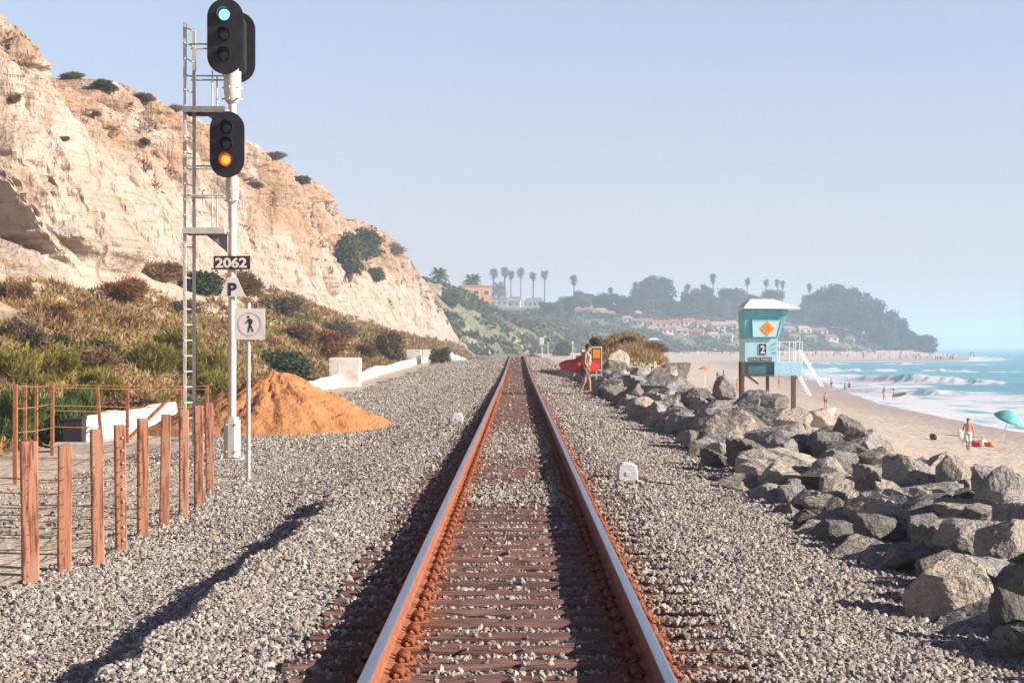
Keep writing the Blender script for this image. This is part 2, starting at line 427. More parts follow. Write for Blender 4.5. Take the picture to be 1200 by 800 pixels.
M['cover'] = leafmat('ice_plant_leaves', [(0.28, 0.185, 0.08), (0.38, 0.23, 0.10), (0.25, 0.215, 0.08), (0.34, 0.24, 0.11), (0.42, 0.27, 0.14)], layers=[
    ('noise', 0.13, U, (0.115, 0.135, 0.042), 0.53, 0.62, 3.0, 0, 0.85), ('noise', 0.22, U, (0.24, 0.105, 0.05), 0.57, 0.66, 3.0, 0, 0.85), ('noise', 0.17, (1, 1.3, 1), (0.17, 0.125, 0.105), 0.59, 0.67, 3.0, 0, 0.8)])
M['broom'] = leafmat('green_broom_leaves', [(0.15, 0.175, 0.04), (0.25, 0.24, 0.055), (0.33, 0.235, 0.07), (0.20, 0.21, 0.045)], tr=0.35)
M['broom_dark'] = leafmat('dark_green_broom_leaves', [(0.06, 0.12, 0.045), (0.11, 0.17, 0.05), (0.17, 0.195, 0.06), (0.08, 0.14, 0.04)], tr=0.35)
M['brown'] = leafmat('dry_brown_leaves', [(0.21, 0.125, 0.07), (0.31, 0.17, 0.08), (0.17, 0.12, 0.075), (0.27, 0.20, 0.11)])
M['rusty_leaf'] = leafmat('rusty_dry_leaves', [(0.27, 0.11, 0.045), (0.20, 0.085, 0.045), (0.32, 0.16, 0.07), (0.15, 0.11, 0.05)])
M['greyleaf'] = leafmat('grey_dry_leaves', [(0.20, 0.155, 0.115), (0.26, 0.20, 0.15), (0.15, 0.12, 0.09)])
M['leaf'] = leafmat('dark_green_leaves', [(0.04, 0.06, 0.025), (0.075, 0.10, 0.035), (0.055, 0.075, 0.03), (0.11, 0.13, 0.05)])
M['purpleleaf'] = leafmat('dark_purple_brown_leaves', [(0.075, 0.05, 0.04), (0.12, 0.08, 0.05), (0.09, 0.07, 0.04)])
M['tree'] = leafmat('tree_leaves', [(0.028, 0.052, 0.03), (0.05, 0.08, 0.042), (0.04, 0.065, 0.035), (0.075, 0.10, 0.055)])
M['tree_light'] = leafmat('pale_tree_leaves', [(0.10, 0.115, 0.06), (0.14, 0.145, 0.08), (0.085, 0.10, 0.05)])
M['palmleaf'] = leafmat('palm_fronds', [(0.05, 0.07, 0.035), (0.085, 0.10, 0.045), (0.11, 0.105, 0.06)])
M['straw'] = leafmat('dry_grass_blades', [(0.36, 0.21, 0.09), (0.28, 0.17, 0.08), (0.42, 0.28, 0.13), (0.20, 0.17, 0.07)], layers=[('noise', 0.4, U, (0.14, 0.135, 0.06), 0.52, 0.62, 3.0, 0, 0.8)])
M['bark'] = mat('bark', (0.17, 0.125, 0.09), 0.95, layers=[('noise', 3, (4, 4, .5), (0.09, 0.065, 0.05), 0.45, 0.65)])
M['skin'] = mat('skin', (0.52, 0.27, 0.165), 0.6, layers=[('noise', 6, U, (0.46, 0.22, 0.13), 0.45, 0.7)])
M['skin_tan'] = mat('tanned_skin', (0.46, 0.22, 0.12), 0.6, layers=[('noise', 6, U, (0.40, 0.18, 0.10), 0.45, 0.7)])
M['hair'] = mat('brown_hair', (0.07, 0.03, 0.022), 0.7, layers=[('noise', 40, U, (0.12, 0.05, 0.03), 0.45, 0.7)])
M['shorts_dark'] = mat('dark_cloth', (0.10, 0.085, 0.075), 0.9, layers=[('noise', 14, U, (0.14, 0.12, 0.10), 0.45, 0.7)])
M['shorts_white'] = mat('white_cloth', (0.72, 0.69, 0.66), 0.9, layers=[('noise', 10, U, (0.6, 0.57, 0.54), 0.5, 0.7)])
M['shorts_red'] = mat('red_cloth', (0.55, 0.08, 0.06), 0.9)
M['cloth_blue'] = mat('dark_blue_cloth', (0.05, 0.07, 0.13), 0.9)
M['orange_cloth'] = mat('orange_cloth', (0.75, 0.27, 0.05), 0.9, layers=[('noise', 8, U, (0.62, 0.18, 0.04), 0.5, 0.7)])
M['board_red'] = mat('red_board', (0.72, 0.06, 0.035), 0.3, layers=[('noise', 3, U, (0.64, 0.05, 0.03), 0.45, 0.7)], spec=0.5)
M['board_white'] = mat('white_board', (0.78, 0.77, 0.74), 0.3, spec=0.5)
M['sign_orange'] = mat('sign_orange', (0.80, 0.30, 0.02), 0.5)
M['sign_red'] = mat('sign_red', (0.60, 0.06, 0.03), 0.5)
M['teal'] = mat('teal_paint', (0.11, 0.42, 0.52), 0.6, layers=[('noise', 1.5, (3, 3, .5), (0.16, 0.50, 0.58), 0.45, 0.7)])
M['teal_light'] = mat('pale_turquoise_paint', (0.38, 0.64, 0.75), 0.6, layers=[('noise', 1.5, (3, 3, .5), (0.31, 0.57, 0.68), 0.45, 0.7)])
M['teal_panel'] = mat('pale_blue_panel', (0.48, 0.70, 0.76), 0.5)
M['teal_dark'] = mat('dark_teal_paint', (0.05, 0.16, 0.19), 0.7)
M['roof_white'] = mat('white_roof', (0.78, 0.77, 0.78), 0.7, layers=[('noise', 2, U, (0.68, 0.66, 0.66), 0.45, 0.7)])
M['timber_dark'] = mat('dark_timber', (0.10, 0.07, 0.055), 0.9, layers=[('noise', 4, (4, 4, .4), (0.17, 0.12, 0.09), 0.5, 0.7)])
M['white_paint'] = mat('white_paint', (0.78, 0.78, 0.78), 0.6)
M['parasol'] = mat('teal_parasol_cloth', (0.16, 0.52, 0.53), 0.8, layers=[('noise', 4, U, (0.20, 0.58, 0.58), 0.45, 0.7)], transl=0.35)
M['stucco_cream'] = mat('cream_stucco', (0.62, 0.52, 0.42), 0.9)
M['stucco_white'] = mat('white_stucco', (0.72, 0.69, 0.65), 0.9)
M['stucco_orange'] = mat('orange_stucco', (0.62, 0.31, 0.15), 0.9)
M['stucco_pink'] = mat('pinkish_stucco', (0.58, 0.40, 0.33), 0.9)
M['roof_red'] = mat('terracotta_roof', (0.40, 0.145, 0.08), 0.9, layers=[('noise', 1.5, U, (0.32, 0.12, 0.07), 0.45, 0.7)])
M['roof_grey'] = mat('grey_roof', (0.30, 0.27, 0.26), 0.9)
M['roof_tan'] = mat('tan_roof', (0.45, 0.34, 0.25), 0.9)
M['glass'] = mat('window_glass', (0.05, 0.06, 0.075), 0.15, spec=0.6)
M['green_sign'] = mat('green_sign', (0.02, 0.22, 0.14), 0.6)

# ------------------------------------------------------------------ ground shape
def zt(Y):
    """rise of the railway towards its crest"""
    Y = np.asarray(Y, float)
    return 0.60 * sstep(85, 205, Y) - 0.012 * np.clip(Y - 212, 0, 200)

def ballast_z(x, Y):
    x = np.asarray(x, float); Y = np.asarray(Y, float)
    near = 1 - sstep(20, 26, Y)
    e = 0.09 * noise3(Y / 0.5, 0 * Y, seed=3) + 0.05 * noise3(Y / 2.6, 0 * Y + 4, seed=4)
    xl = x - e
    ridge = 0.04 * near * np.exp(-((xl + 2.12) / 0.28) ** 2)
    steep = interp(-xl, [(0, -.035), (1.6, -.035), (2.26, -.05), (2.54, -.29), (3.4, -.385), (6, -.40)])
    soft = interp(-xl, [(0, -.035), (1.6, -.04), (2.2, -.10), (3.6, -.36), (6, -.41)])
    dip = -0.045 * (1 - sstep(1.28, 1.42, np.abs(x)))
    left = steep * near + soft * (1 - near) + ridge
    right = interp(x, [(0, -.035), (1.5, -.035), (1.9, -.05), (3.4, -.16), (5, -.35)])
    z = np.where(x < 0, left, right)
    return z + dip + zt(Y) + 0.022 * fbm(x / 0.7, Y / 0.9, seed=8, octv=2) * sstep(1.3, 1.8, np.abs(x))

SHORE = [(-60, 38), (150, 41.5), (205, 44.5), (260, 51), (330, 60), (450, 72), (600, 85), (720, 100), (765, 125), (785, 170), (800, 206), (850, 226), (1000, 262), (1150, 300), (1250, 306), (1400, 200)]
LEFT = [(-60, 6.6), (150, 7), (300, 10), (500, 16), (640, 14), (740, 34), (860, 72), (960, 132), (1040, 192), (1130, 262), (1400, 262)]
def ground_z(x, Y):
    x = np.asarray(x, float); Y = np.asarray(Y, float)
    xs = interp(Y, SHORE); xl = interp(Y, LEFT)
    u = (x - xl) / np.maximum(xs - xl, 1)
    far = sstep(200, 420, Y)
    zb = interp(u, [(0, -0.7), (.06, -1.3), (.16, -2.4), (.48, -3.75), (1, -5.0), (1.6, -7.5), (3, -8)]) * (1 - far) + \
         interp(u, [(0, -1.3), (.3, -2.6), (1, -5.0), (1.6, -7.5), (3, -8)]) * far
    zb = zb + 0.09 * fbm(x / 2.2, Y / 4.0, seed=21, octv=3) * (1 - sstep(0.8, 1.0, u))
    core = interp(x, [(-12, -.44), (-4.6, -.44), (-2.6, -.47), (-2.2, -.3), (2.6, -.3), (3.2, -.28), (4.3, -.05), (5.2, .10), (5.9, -.15), (7, -.75)])
    core = core + zt(Y) * (1 - sstep(2.5, 7, x)) + 0.05 * fbm(x / 1.6, Y / 2.5, seed=22, octv=3) * sstep(-5, -5.8, x) * 1.0
    # grassy knoll on the seaward side
    k = np.exp(-(((x - 7.3) / np.where(x < 7.3, 3.0, 3.4)) ** 2) - (((Y - 118) / 17.0) ** 2))
    kn = k
    near = np.where(x < xl, core, zb)
    nearz = near + kn * (2.55 - near)
    return nearz

SURF = []          # (name, verts, faces) for the ray casts that stand things on the ground
def add_surf(v, f): SURF.append((np.asarray(v, float), np.asarray(f)))

def ground_grid(name, xs, ys, zf, matl, kind='structure', smooth=True, surf=True):
    X, Y = np.meshgrid(xs, ys)
    Z = zf(X, Y)
    v = np.stack([X, Y, Z], -1).reshape(-1, 3)
    f = grid_faces(len(ys), len(xs))
    me = mesh_np(name, v, f, smooth)
    o = link(name, me, matl); tag(o, kind=kind)
    if surf: add_surf(v, f)
    return o

# soil on the land side, sand on the sea side
ys = np.concatenate([np.arange(-20, 60, 0.7), np.arange(60, 300, 2.5), np.arange(300, 430, 6)])
ground_grid('ground', np.concatenate([np.arange(-16, 3.1, 0.35), [3.1]]), ys, ground_z, M['ground'])
ysb = np.concatenate([np.arange(-20, 140, 0.9), np.arange(140, 320, 2.5), np.arange(320, 1420, 7)])
xsb = np.concatenate([np.arange(3.1, 12, 0.35), np.arange(12, 60, 0.8), np.arange(60, 420, 5)])
beach = ground_grid('beach', xsb, ysb, lambda x, y: ground_z(x, y), M['sand'])
co = np.array([v.co[:] for v in beach.data.vertices])
uu = (co[:, 0] - interp(co[:, 1], LEFT)) / (interp(co[:, 1], SHORE) - interp(co[:, 1], LEFT))
wet = sstep(0.62, 0.86, uu + 0.05 * fbm(co[:, 0] / 9, co[:, 1] / 14, seed=5))
a = beach.data.attributes.new('wet', 'FLOAT', 'POINT'); a.data.foreach_set('value', wet.astype(np.float32))

# ballast bed
ysn = np.concatenate([np.arange(-4, 30, 0.12), np.arange(30, 80, 0.5), np.arange(80, 330, 2.0)])
xsn = np.arange(-4.75, 3.66, 0.10)
ground_grid('ballast_bed', xsn, ysn, lambda x, y: ballast_z(x, y) - 0.10 * (sstep(-4.45, -4.75, x) + sstep(3.3, 3.65, x)) * 1.0, M['gravel_bed'])

ground_grid('gravel_apron', np.arange(-9.0, -4.69, 0.14), np.concatenate([np.arange(30, 90, .4), np.arange(90, 330, 2)]),
            lambda x, y: -0.40 + zt(y) + 0.05 * fbm(x / 1.5, y / 2.0, seed=23, octv=3) - 0.35 * sstep(-8.1, -9.0, x + 0.5 * noise3(y / 2.2, 0 * y, seed=24)) - .3 * sstep(34.5, 31, y + 1.6 * noise3(x / 1.2, 0 * x, seed=25) + 3.0 * sstep(-6.2, -5.0, x)) - 0.012 * (x > -4.9), M['gravel_bed'])

# veg slope and cliff
TOE = [(20, -24.5), (200, -24), (350, -20.5), (480, -18), (530, -13.5), (560, -8)]
TOEZ = [(20, 4.4), (81, 4.6), (97, 5.2), (121, 6.9), (161, 7.6), (250, 5.2), (345, 3.6), (560, 2.0)]
CRX = [(20, -38), (300, -38), (400, -36.5), (440, -35), (465, -31), (480, -27.9), (490, -25.5), (500, -23.6), (506, -23), (512, -21), (520, -18), (530, -14.5), (560, -8)]
CRZ = [(20, 27), (105, 26.6), (120, 25.6), (128, 24.5), (137, 22.8), (154, 24.0), (167, 27.0), (179, 27.9), (199, 28.4), (219, 29.0), (246, 30.6), (282, 31.4), (328, 32.2), (345, 30.4), (357, 28.6), (400, 31.0), (440, 32.0), (465, 27), (480, 22.9), (490, 20), (500, 15.5), (506, 11.2), (512, 7.6), (520, 3.9), (530, 1.3), (560, 1.0)]
def slope_z(x, Y):
    toe = interp(Y, TOE); tz = interp(Y, TOEZ)
    t = np.clip((-10.4 - x) / (-10.4 - toe), -0.2, 1.3)
    z = -0.5 + (tz + 0.5) * interp(t, [(-.2, -.02), (0, 0), (.12, .06), (.35, .38), (.7, .76), (1, 1.0), (1.3, 1.25)])
    z = z + zt(Y) * np.clip(1 - t, 0, 1)
    return z + sstep(0.04, 0.3, t) * (0.75 * fbm(x / 4.0, Y / 7.0, seed=31, octv=3) + 0.25 * fbm(x / 1.3, Y / 1.8, seed=32, octv=3))
nY = 520
Ys = 26 * (560 / 26.0) ** (np.arange(nY) / (nY - 1.0))
tt = np.linspace(-0.06, 1.25, 70)
Yg, Tg = np.meshgrid(Ys, tt, indexing='ij')
Xg = -10.4 + (interp(Yg, TOE) + 10.4) * Tg
Zg = slope_z(Xg, Yg)
v = np.stack([Xg, Yg, Zg], -1).reshape(-1, 3); f = grid_faces(nY, len(tt))
hs = link('hillside', mesh_np('hillside', v, f, True), M['slope']); tag(hs, kind='structure')
add_surf(v, f)

nY, nV, nP = 1000, 230, 16
Ys = 52 * (560 / 52.0) ** (np.arange(nY) / (nY - 1.0))
vv = np.concatenate([np.linspace(-0.10, 1.0, nV), 1.0 + np.linspace(0.03, 1.0, nP) ** 1.5])
Yg, Vg = np.meshgrid(Ys, vv, indexing='ij')
tx, tz, cx, cz = interp(Yg, TOE), interp(Yg, TOEZ), interp(Yg, CRX), interp(Yg, CRZ)
Vc = np.clip(Vg, -0.1, 1.0)
wob = 0.06 * fbm(Yg / 22, Vg * 2, seed=40)
prof = interp(Vc + 0 * wob, [(-.1, -.12), (0, 0), (.12, .16), (.30, .30), (.55, .50), (.75, .66), (.9, .84), (1, 1)])
Xg = tx + (cx - tx) * prof
Zg = tz + (cz - tz) * Vc
wy = Yg + 2.0 * noise3(Yg / 9, Zg / 9, seed=39)
big = fbm(Yg / 19, Zg / 55, seed=41, octv=2)
def ridge(a, w): return np.clip(1 - np.abs(a) * w, 0, 1)
gul = ridge(fbm(wy / 11 + 0.10 * Zg / 11, Zg / 38, seed=42, octv=3), 2.8) ** 2
rill = ridge(noise3(wy / 2.4 + 0.3 * fbm(Yg / 3, Zg / 3, seed=50), Zg / 14, seed=43), 3.0) ** 1.5
rill2 = ridge(noise3(Yg / 0.9 + 0.4 * fbm(Yg / 2, Zg / 2, seed=53), Zg / 5, seed=54), 2.6)
strat = noise3(Zg / 0.55 + 0.6 * noise3(Yg / 18, Zg / 9, seed=44), Yg / 40, seed=45)
strat2 = np.clip(noise3(Zg / 2.1 + 0.5 * noise3(Yg / 25, Zg / 9, seed=46), Yg / 60, seed=47), -0.4, 0.6)
fine = fbm(Yg / 1.5, Zg / 1.8, Xg / 3.0, seed=48, octv=5, gain=.6)
knob = fbm(Yg / 3.2, Zg / 2.6, Xg / 4.0, seed=55, octv=4, gain=.6)
patch = sstep(-.1, .35, fbm(Yg / 14, Zg / 9, seed=56, octv=3))
endf = 1 - 0.75 * sstep(455, 490, Yg)
body = sstep(-0.02, 0.12, Vg) * (1 - 0.75 * sstep(0.90, 1.0, Vg)) * endf
up = sstep(0.40, 0.80, Vg + 0.25 * fbm(Yg / 15, Zg / 12, seed=57))
D = (2.6 * big - 3.6 * gul * (0.40 + 0.8 * up) - (0.8 + 1.1 * patch) * rill - 0.45 * rill2 * (.55 + patch) + 0.18 * strat + 0.32 * strat2 + (0.26 + 0.75 * up + .4 * patch) * fine + (0.55 + 1.8 * up) * knob) * body
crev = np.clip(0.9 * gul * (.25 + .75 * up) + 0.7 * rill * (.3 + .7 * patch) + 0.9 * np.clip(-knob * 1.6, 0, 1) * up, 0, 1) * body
# hollow with an undercut buttress at the near end
nz = Zg + 1.6 * knob + .8 * fine; ny = Yg + 1.5 * knob + 1.0 * fine
nk = np.exp(-((nz - 9.4) / 2.9) ** 4) * sstep(83, 88, Yg) * (1 - sstep(97.0, 98.2, ny))
nk2 = np.exp(-((Zg - 15.0) / 2.2) ** 2) * sstep(90, 93, Yg) * (1 - sstep(98.0, 99.0, Yg))
butt = np.exp(-((Yg - 106) / 9.0) ** 2) * np.clip(1.15 - Vg, 0, 1) * body
D = D - (4.0 + 1.2 * knob) * nk - 1.5 * nk2 + 2.0 * butt + 0.7 * (knob + fine * .6) * np.exp(-((Yg - 92) / 9) ** 2) * body
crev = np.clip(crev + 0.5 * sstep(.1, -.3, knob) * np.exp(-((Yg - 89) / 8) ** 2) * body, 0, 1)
# bush gully near the far end
D = D - 4.0 * np.exp(-((Yg - 352) / 9.0) ** 2) * sstep(0.35, 0.8, Vg) * body
Xd = tx + (cx - tx) * prof - 4.4
Xg = Xg + D
wsh = np.exp(-((Yg - 101) / 5.5) ** 2) * np.exp(-((Zg - 10.0) / 4.2) ** 4)
Yg = Yg - (0.75 + .35 * knob) * wsh * np.clip(Xg - Xd - 1.0, 0, 8)
pl = np.clip(Vg - 1.0, 0, 1)
Xg = Xg - 45 * pl
Zg = Zg + 3.5 * pl + 0.6 * sstep(0.8, 1.0, Vg) * fbm(Yg / 6, Vg * 3, seed=49) + 0.35 * sstep(0.85, 1.0, Vg) * fine - 1.0 * sstep(0.9, 1.0, Vg) * gul
Yg2 = Yg + 0.25 * fine * body
v = np.stack([Xg, Yg2, Zg], -1).reshape(-1, 3); f = grid_faces(nY, len(vv))
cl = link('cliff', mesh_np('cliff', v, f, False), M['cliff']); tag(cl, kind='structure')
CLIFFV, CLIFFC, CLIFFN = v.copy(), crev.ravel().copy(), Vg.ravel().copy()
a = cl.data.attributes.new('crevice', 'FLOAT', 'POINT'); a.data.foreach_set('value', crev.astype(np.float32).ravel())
add_surf(v[:], f)

# distant bluffs and headland, in coordinates along their foot
FOOT = np.array([(-30, 430), (-16, 500), (-3, 570), (10, 650), (33, 748), (70, 862), (130, 965), (192, 1045), (238, 1105), (256, 1150), (262, 1225), (240, 1330)], float)
seg = np.hypot(*np.diff(FOOT, axis=0).T); S0 = np.concatenate([[0], np.cumsum(seg)])
ns, nd = 420, 120
ss = np.linspace(0, S0[-1], ns)
fx, fy = np.interp(ss, S0, FOOT[:, 0]), np.interp(ss, S0, FOOT[:, 1])
ker = np.ones(25) / 25
fxp, fyp = np.pad(fx, 12, mode='edge'), np.pad(fy, 12, mode='edge')
fx, fy = np.convolve(fxp, ker, 'valid'), np.convolve(fyp, ker, 'valid')
tx_, ty_ = np.gradient(fx), np.gradient(fy)
n_ = np.hypot(tx_, ty_); nxx, nyy = -ty_ / n_, tx_ / n_
dd = np.concatenate([np.linspace(-14, 0, 6)[:-1], np.linspace(0, 130, 84), np.linspace(135, 420, nd - 89)])
Sg, Dg = np.meshgrid(np.arange(ns), dd, indexing='ij')
CREST = [(0, 21), (110, 23), (180, 22), (270, 21), (360, 17.5), (480, 20), (600, 25), (700, 28), (790, 29), (840, 24), (880, 9), (915, 2.5), (1100, 2)]
sarc = ss[Sg]
hc = interp(sarc, CREST)
wid = interp(sarc, [(0, 24), (150, 22), (250, 30), (350, 50), (450, 85), (650, 110), (800, 80), (900, 45), (1100, 40)])
lump = 0.20 * fbm(sarc / 55, Dg / 60, seed=60, octv=4)
q = Dg / wid + lump * sstep(0, 20, Dg)
hp = interp(q, [(-.3, -.06), (0, 0), (.10, .12), (.35, .45), (.55, .56), (.75, .74), (1, .97), (1.3, 1.02), (8, 1.12)])
base = interp(sarc, [(0, 0.0), (250, -0.8), (450, -1.2), (1100, -1.6)])
Zg = base + hc * hp + sstep(2, 15, Dg) * (1.6 * fbm(sarc / 16, Dg / 13, seed=61, octv=4))
Xg = fx[Sg] + nxx[Sg] * Dg; Yg = fy[Sg] + nyy[Sg] * Dg
v = np.stack([Xg, Yg, Zg], -1).reshape(-1, 3); f = grid_faces(ns, nd)[:, ::-1]
hl = link('hills', mesh_np('hills', v, f, True), M['hills']); tag(hl, kind='structure')
add_surf(v, f)
HILL = (Xg, Yg, Zg, Dg / wid)

# ------------------------------------------------------------------ sea
def build_sea():
    ys = np.concatenate([np.arange(40, 420, 1.3), np.arange(420, 900, 5), np.arange(900, 2000, 40), np.linspace(2050, 9000, 30)])
    us = np.concatenate([np.arange(-6, 60, 0.9), np.arange(60, 300, 6), np.linspace(310, 6000, 40)])
    U_, Y_ = np.meshgrid(us, ys)
    xs = np.where(Y_ < 1250, interp(Y_, SHORE), 306 - 1.2 * (Y_ - 1250))
    xs = np.maximum(xs, -1500)
    X_ = xs + U_
    wob = fbm(X_ / 22, Y_ / 22, seed=70, octv=3)
    Z_ = np.full_like(X_, -5.0) + 0.07 * fbm(X_ / 5, Y_ / 2.2, seed=71, octv=3) * sstep(0, 10, U_)
    foam = np.zeros_like(X_)
    # run-up over the sand and broken white water
    run = 13 + 14 * sstep(300, 180, Y_) + 9 * wob
    foam = np.maximum(foam, sstep(run + 5, run - 4, U_) * (0.62 + 1.0 * fbm(X_ / 3, Y_ / 7, seed=72, octv=5, gain=.6)))
    # breaking wave: crest line in plan
    for (x0, y0, x1, y1, h, w, sd) in ((54, 352, 116, 288, 2.0, 3.4, 0), (78, 500, 150, 460, 0.8, 3.5, 1), (46, 268, 76, 218, 0.8, 2.6, 2), (110, 690, 240, 650, 0.9, 6, 3), (140, 430, 260, 330, 0.7, 5, 4)):
        d = np.array([x1 - x0, y1 - y0]); Ln = np.hypot(*d); d = d / Ln; nrm = np.array([-d[1], d[0]])
        if nrm[1] > 0: nrm = -nrm            # towards the beach
        al = (X_ - x0) * d[0] + (Y_ - y0) * d[1]
        ac = (X_ - x0) * nrm[0] + (Y_ - y0) * nrm[1] + 3.0 * noise3(al / 14, 0 * al + sd, seed=73) + 0.05 * (al - Ln / 2) ** 2 / Ln
        env = sstep(-12, 4, al) * (1 - sstep(Ln - 6, Ln + 40, al))
        hh = h * env * (0.65 + 0.5 * noise3(al / 11, 0 * al + sd * 3, seed=74))
        prof_ = np.where(ac > 0, np.exp(-(ac / (w * 0.55)) ** 2), np.exp(-(ac / (w * 1.7)) ** 2))
        Z_ = Z_ + hh * prof_
        fr = sstep(0.15, 0.45, hh / max(h, .1) + 0.45 * fbm(al / 6, ac / 3, seed=75 + sd))
        foam = np.maximum(foam, fr * sstep(-1.4, 0.4, ac) * (1 - sstep(w * 1.3, w * 2.6 + 3 * wob, ac)) * env * (0.45 + 1.3 * fbm(X_ / 2.2, Y_ / 2.2, Z_ * 2, seed=77, octv=4, gain=.65)) * 1.25)
        Z_ = Z_ + 0.55 * fr * prof_ * fbm(X_ / 2.0, Y_ / 2.0, seed=76, octv=4, gain=.6) * env
    foam = np.maximum(foam, 0.9 * sstep(5, 1, U_) * sstep(600, 700, Y_))
    Z_ = np.where(U_ < 0, Z_ + 0.01, Z_)
    sand = ground_z(X_, Y_)
    Z_ = np.where((U_ < 3) & (Y_ < 1300), np.maximum(Z_, np.minimum(sand + 0.03, -4.86)) , Z_)
    v = np.stack([X_, Y_, Z_], -1).reshape(-1, 3); f = grid_faces(len(ys), len(us))
    me = mesh_np('sea', v, f, True)
    a = me.attributes.new('foam', 'FLOAT', 'POINT'); a.data.foreach_set('value', np.clip(foam, 0, 1).astype(np.float32).ravel())
    m = mat('sea_water', (0.09, 0.34, 0.40), 0.35, layers=[
        ('noise', 0.05, (0.4, 1, 1), (0.09, 0.42, 0.46), 0.45, 0.65), ('noise', 0.02, (0.3, 1, 1), (0.05, 0.30, 0.38), 0.5, 0.7),
        ('attr', 'foam', 0, (0.78, 0.76, 0.77), 0.15, 0.65)], bump=[('noise', 0.7, (0.6, 1.6, 1), 0.6, 0.25), ('noise', 2.5, (0.6, 1.6, 1), 0.4, 0.06)], spec=0.4)
    o = link('sea', me, m); tag(o, kind='structure')
build_sea()

# ------------------------------------------------------------------ ray casts on the ground
BV = []
for vv_, ff_ in SURF:
    BV.append(BVHTree.FromPolygons([tuple(p) for p in vv_], [tuple(int(i) for i in q) for q in ff_]))
def cast(o, d, dist=5000):
    best = None
    for b in BV:
        h = b.ray_cast(Vector(o), Vector(d), dist)
        if h[0] is not None and (best is None or h[3] < best[3]): best = h
    return best
def hit(px, py, step=0.0):
    """the ground point seen at a photo pixel (moving down the picture until the ray meets ground)"""
    for k in range(60):
        d = Vector(((px - VX) / F, 1.0, -(py + k * 1.0 - VY) / F)).normalized()
        h = cast((0, 0, CAMZ), d)
        if h is not None: return h[0].copy(), h[1].copy()
    return None, None
def ground_at(x, Y):
    h = cast((x, Y, 90), (0, 0, -1), 200)
    return h[0].z if h is not None else ground_z(np.array([x]), np.array([Y]))[0]

rng = np.random.default_rng(7)
rnd = random.Random(11)

# ------------------------------------------------------------------ ballast stones
def rotmats(n, g):
    q = g.normal(size=(n, 4)); q /= np.linalg.norm(q, axis=1)[:, None]
    w, x, y, z = q.T
    return np.stack([np.stack([1 - 2 * (y * y + z * z), 2 * (x * y - z * w), 2 * (x * z + y * w)], -1),
                     np.stack([2 * (x * y + z * w), 1 - 2 * (x * x + z * z), 2 * (y * z - x * w)], -1),
                     np.stack([2 * (x * z - y * w), 2 * (y * z + x * w), 1 - 2 * (x * x + y * y)], -1)], 1)
def ico():
    t = (1 + 5 ** .5) / 2
    v = np.array([(-1, t, 0), (1, t, 0), (-1, -t, 0), (1, -t, 0), (0, -1, t), (0, 1, t), (0, -1, -t), (0, 1, -t), (t, 0, -1), (t, 0, 1), (-t, 0, -1), (-t, 0, 1)], float)
    v /= np.linalg.norm(v, axis=1)[:, None]
    f = np.array([(0, 11, 5), (0, 5, 1), (0, 1, 7), (0, 7, 10), (0, 10, 11), (1, 5, 9), (5, 11, 4), (11, 10, 2), (10, 7, 6), (7, 1, 8), (3, 9, 4), (3, 4, 2), (3, 2, 6), (3, 6, 8), (3, 8, 9), (4, 9, 5), (2, 4, 11), (6, 2, 10), (8, 6, 7), (9, 8, 1)])
    return v, f
OCT = (np.array([(1, 0, 0), (-1, 0, 0), (0, 1, 0), (0, -1, 0), (0, 0, 1), (0, 0, -1)], float),
       np.array([(0, 2, 4), (2, 1, 4), (1, 3, 4), (3, 0, 4), (2, 0, 5), (1, 2, 5), (3, 1, 5), (0, 3, 5)]))
def scatter_solids(pos, size, tmpl, g, flat=(1, .8, .62), jit=0.30):
    v0, f0 = tmpl
    n = len(pos); k = len(v0)
    V = v0[None] * (1 + jit * g.uniform(-1, 1, (n, k, 1)))
    fl = np.array(flat)[None] * g.uniform(.75, 1.3, (n, 3))
    V = V * fl[:, None] * size[:, None, None]
    V = np.einsum('nij,nkj->nki', rotmats(n, g), V) + pos[:, None]
    Fc = f0[None] + (np.arange(n) * k)[:, None, None]
    return V.reshape(-1, 3), Fc.reshape(-1, 3)
def stone_positions(y0, y1, dens):
    xl_ = -8.3 if y0 > 19 else -4.7
    n = int((y1 - y0) * (3.55 - xl_) * dens)
    x = rng.uniform(xl_, 3.55, n); Y = rng.uniform(y0, y1, n)
    inn = np.abs(x) < 0.68
    onrail = np.abs(np.abs(x) - 0.755) < 0.085
    tieend = (np.abs(x) < 1.34) & ~inn
    # how much of the ties is buried at this distance
    cover = interp(Y, [(0, .035), (10, .03), (14.5, .02), (19.6, .02), (20.6, .7), (22.4, .7), (24.0, .06), (28.5, .1), (30, .6), (38, .5), (42, .05), (90, .03), (250, .02)])
    cover2 = interp(Y, [(0, .04), (20, .12), (60, .5), (90, .7)])
    c = np.where(inn, cover, np.where(tieend, cover2 + np.where(x > 0, .45, 0.0), 1.0))
    ph = (Y / TIE) % 1.0
    between = np.abs(ph - 0.5) > 0.30                  # gap between ties
    c = np.where((inn | tieend) & between, np.maximum(c, np.where(inn, interp(Y, [(0, .40), (38, .40), (44, .12), (90, .08)]), .26)), c)
    edge = noise3(x / .35, Y / .35, seed=90)
    c = np.where(x < -4.7, np.where(Y + 3 * sstep(-6.2, -5, x) > 33, .8, .07) * sstep(-8.3, -7.4, x), c)
    keep = (rng.uniform(0, 1, n) < c * (1 + 0.4 * edge)) & ~onrail
    return x[keep], Y[keep], (inn | tieend)[keep]
TIE = 0.495
vs_, fs_, off = [], [], 0
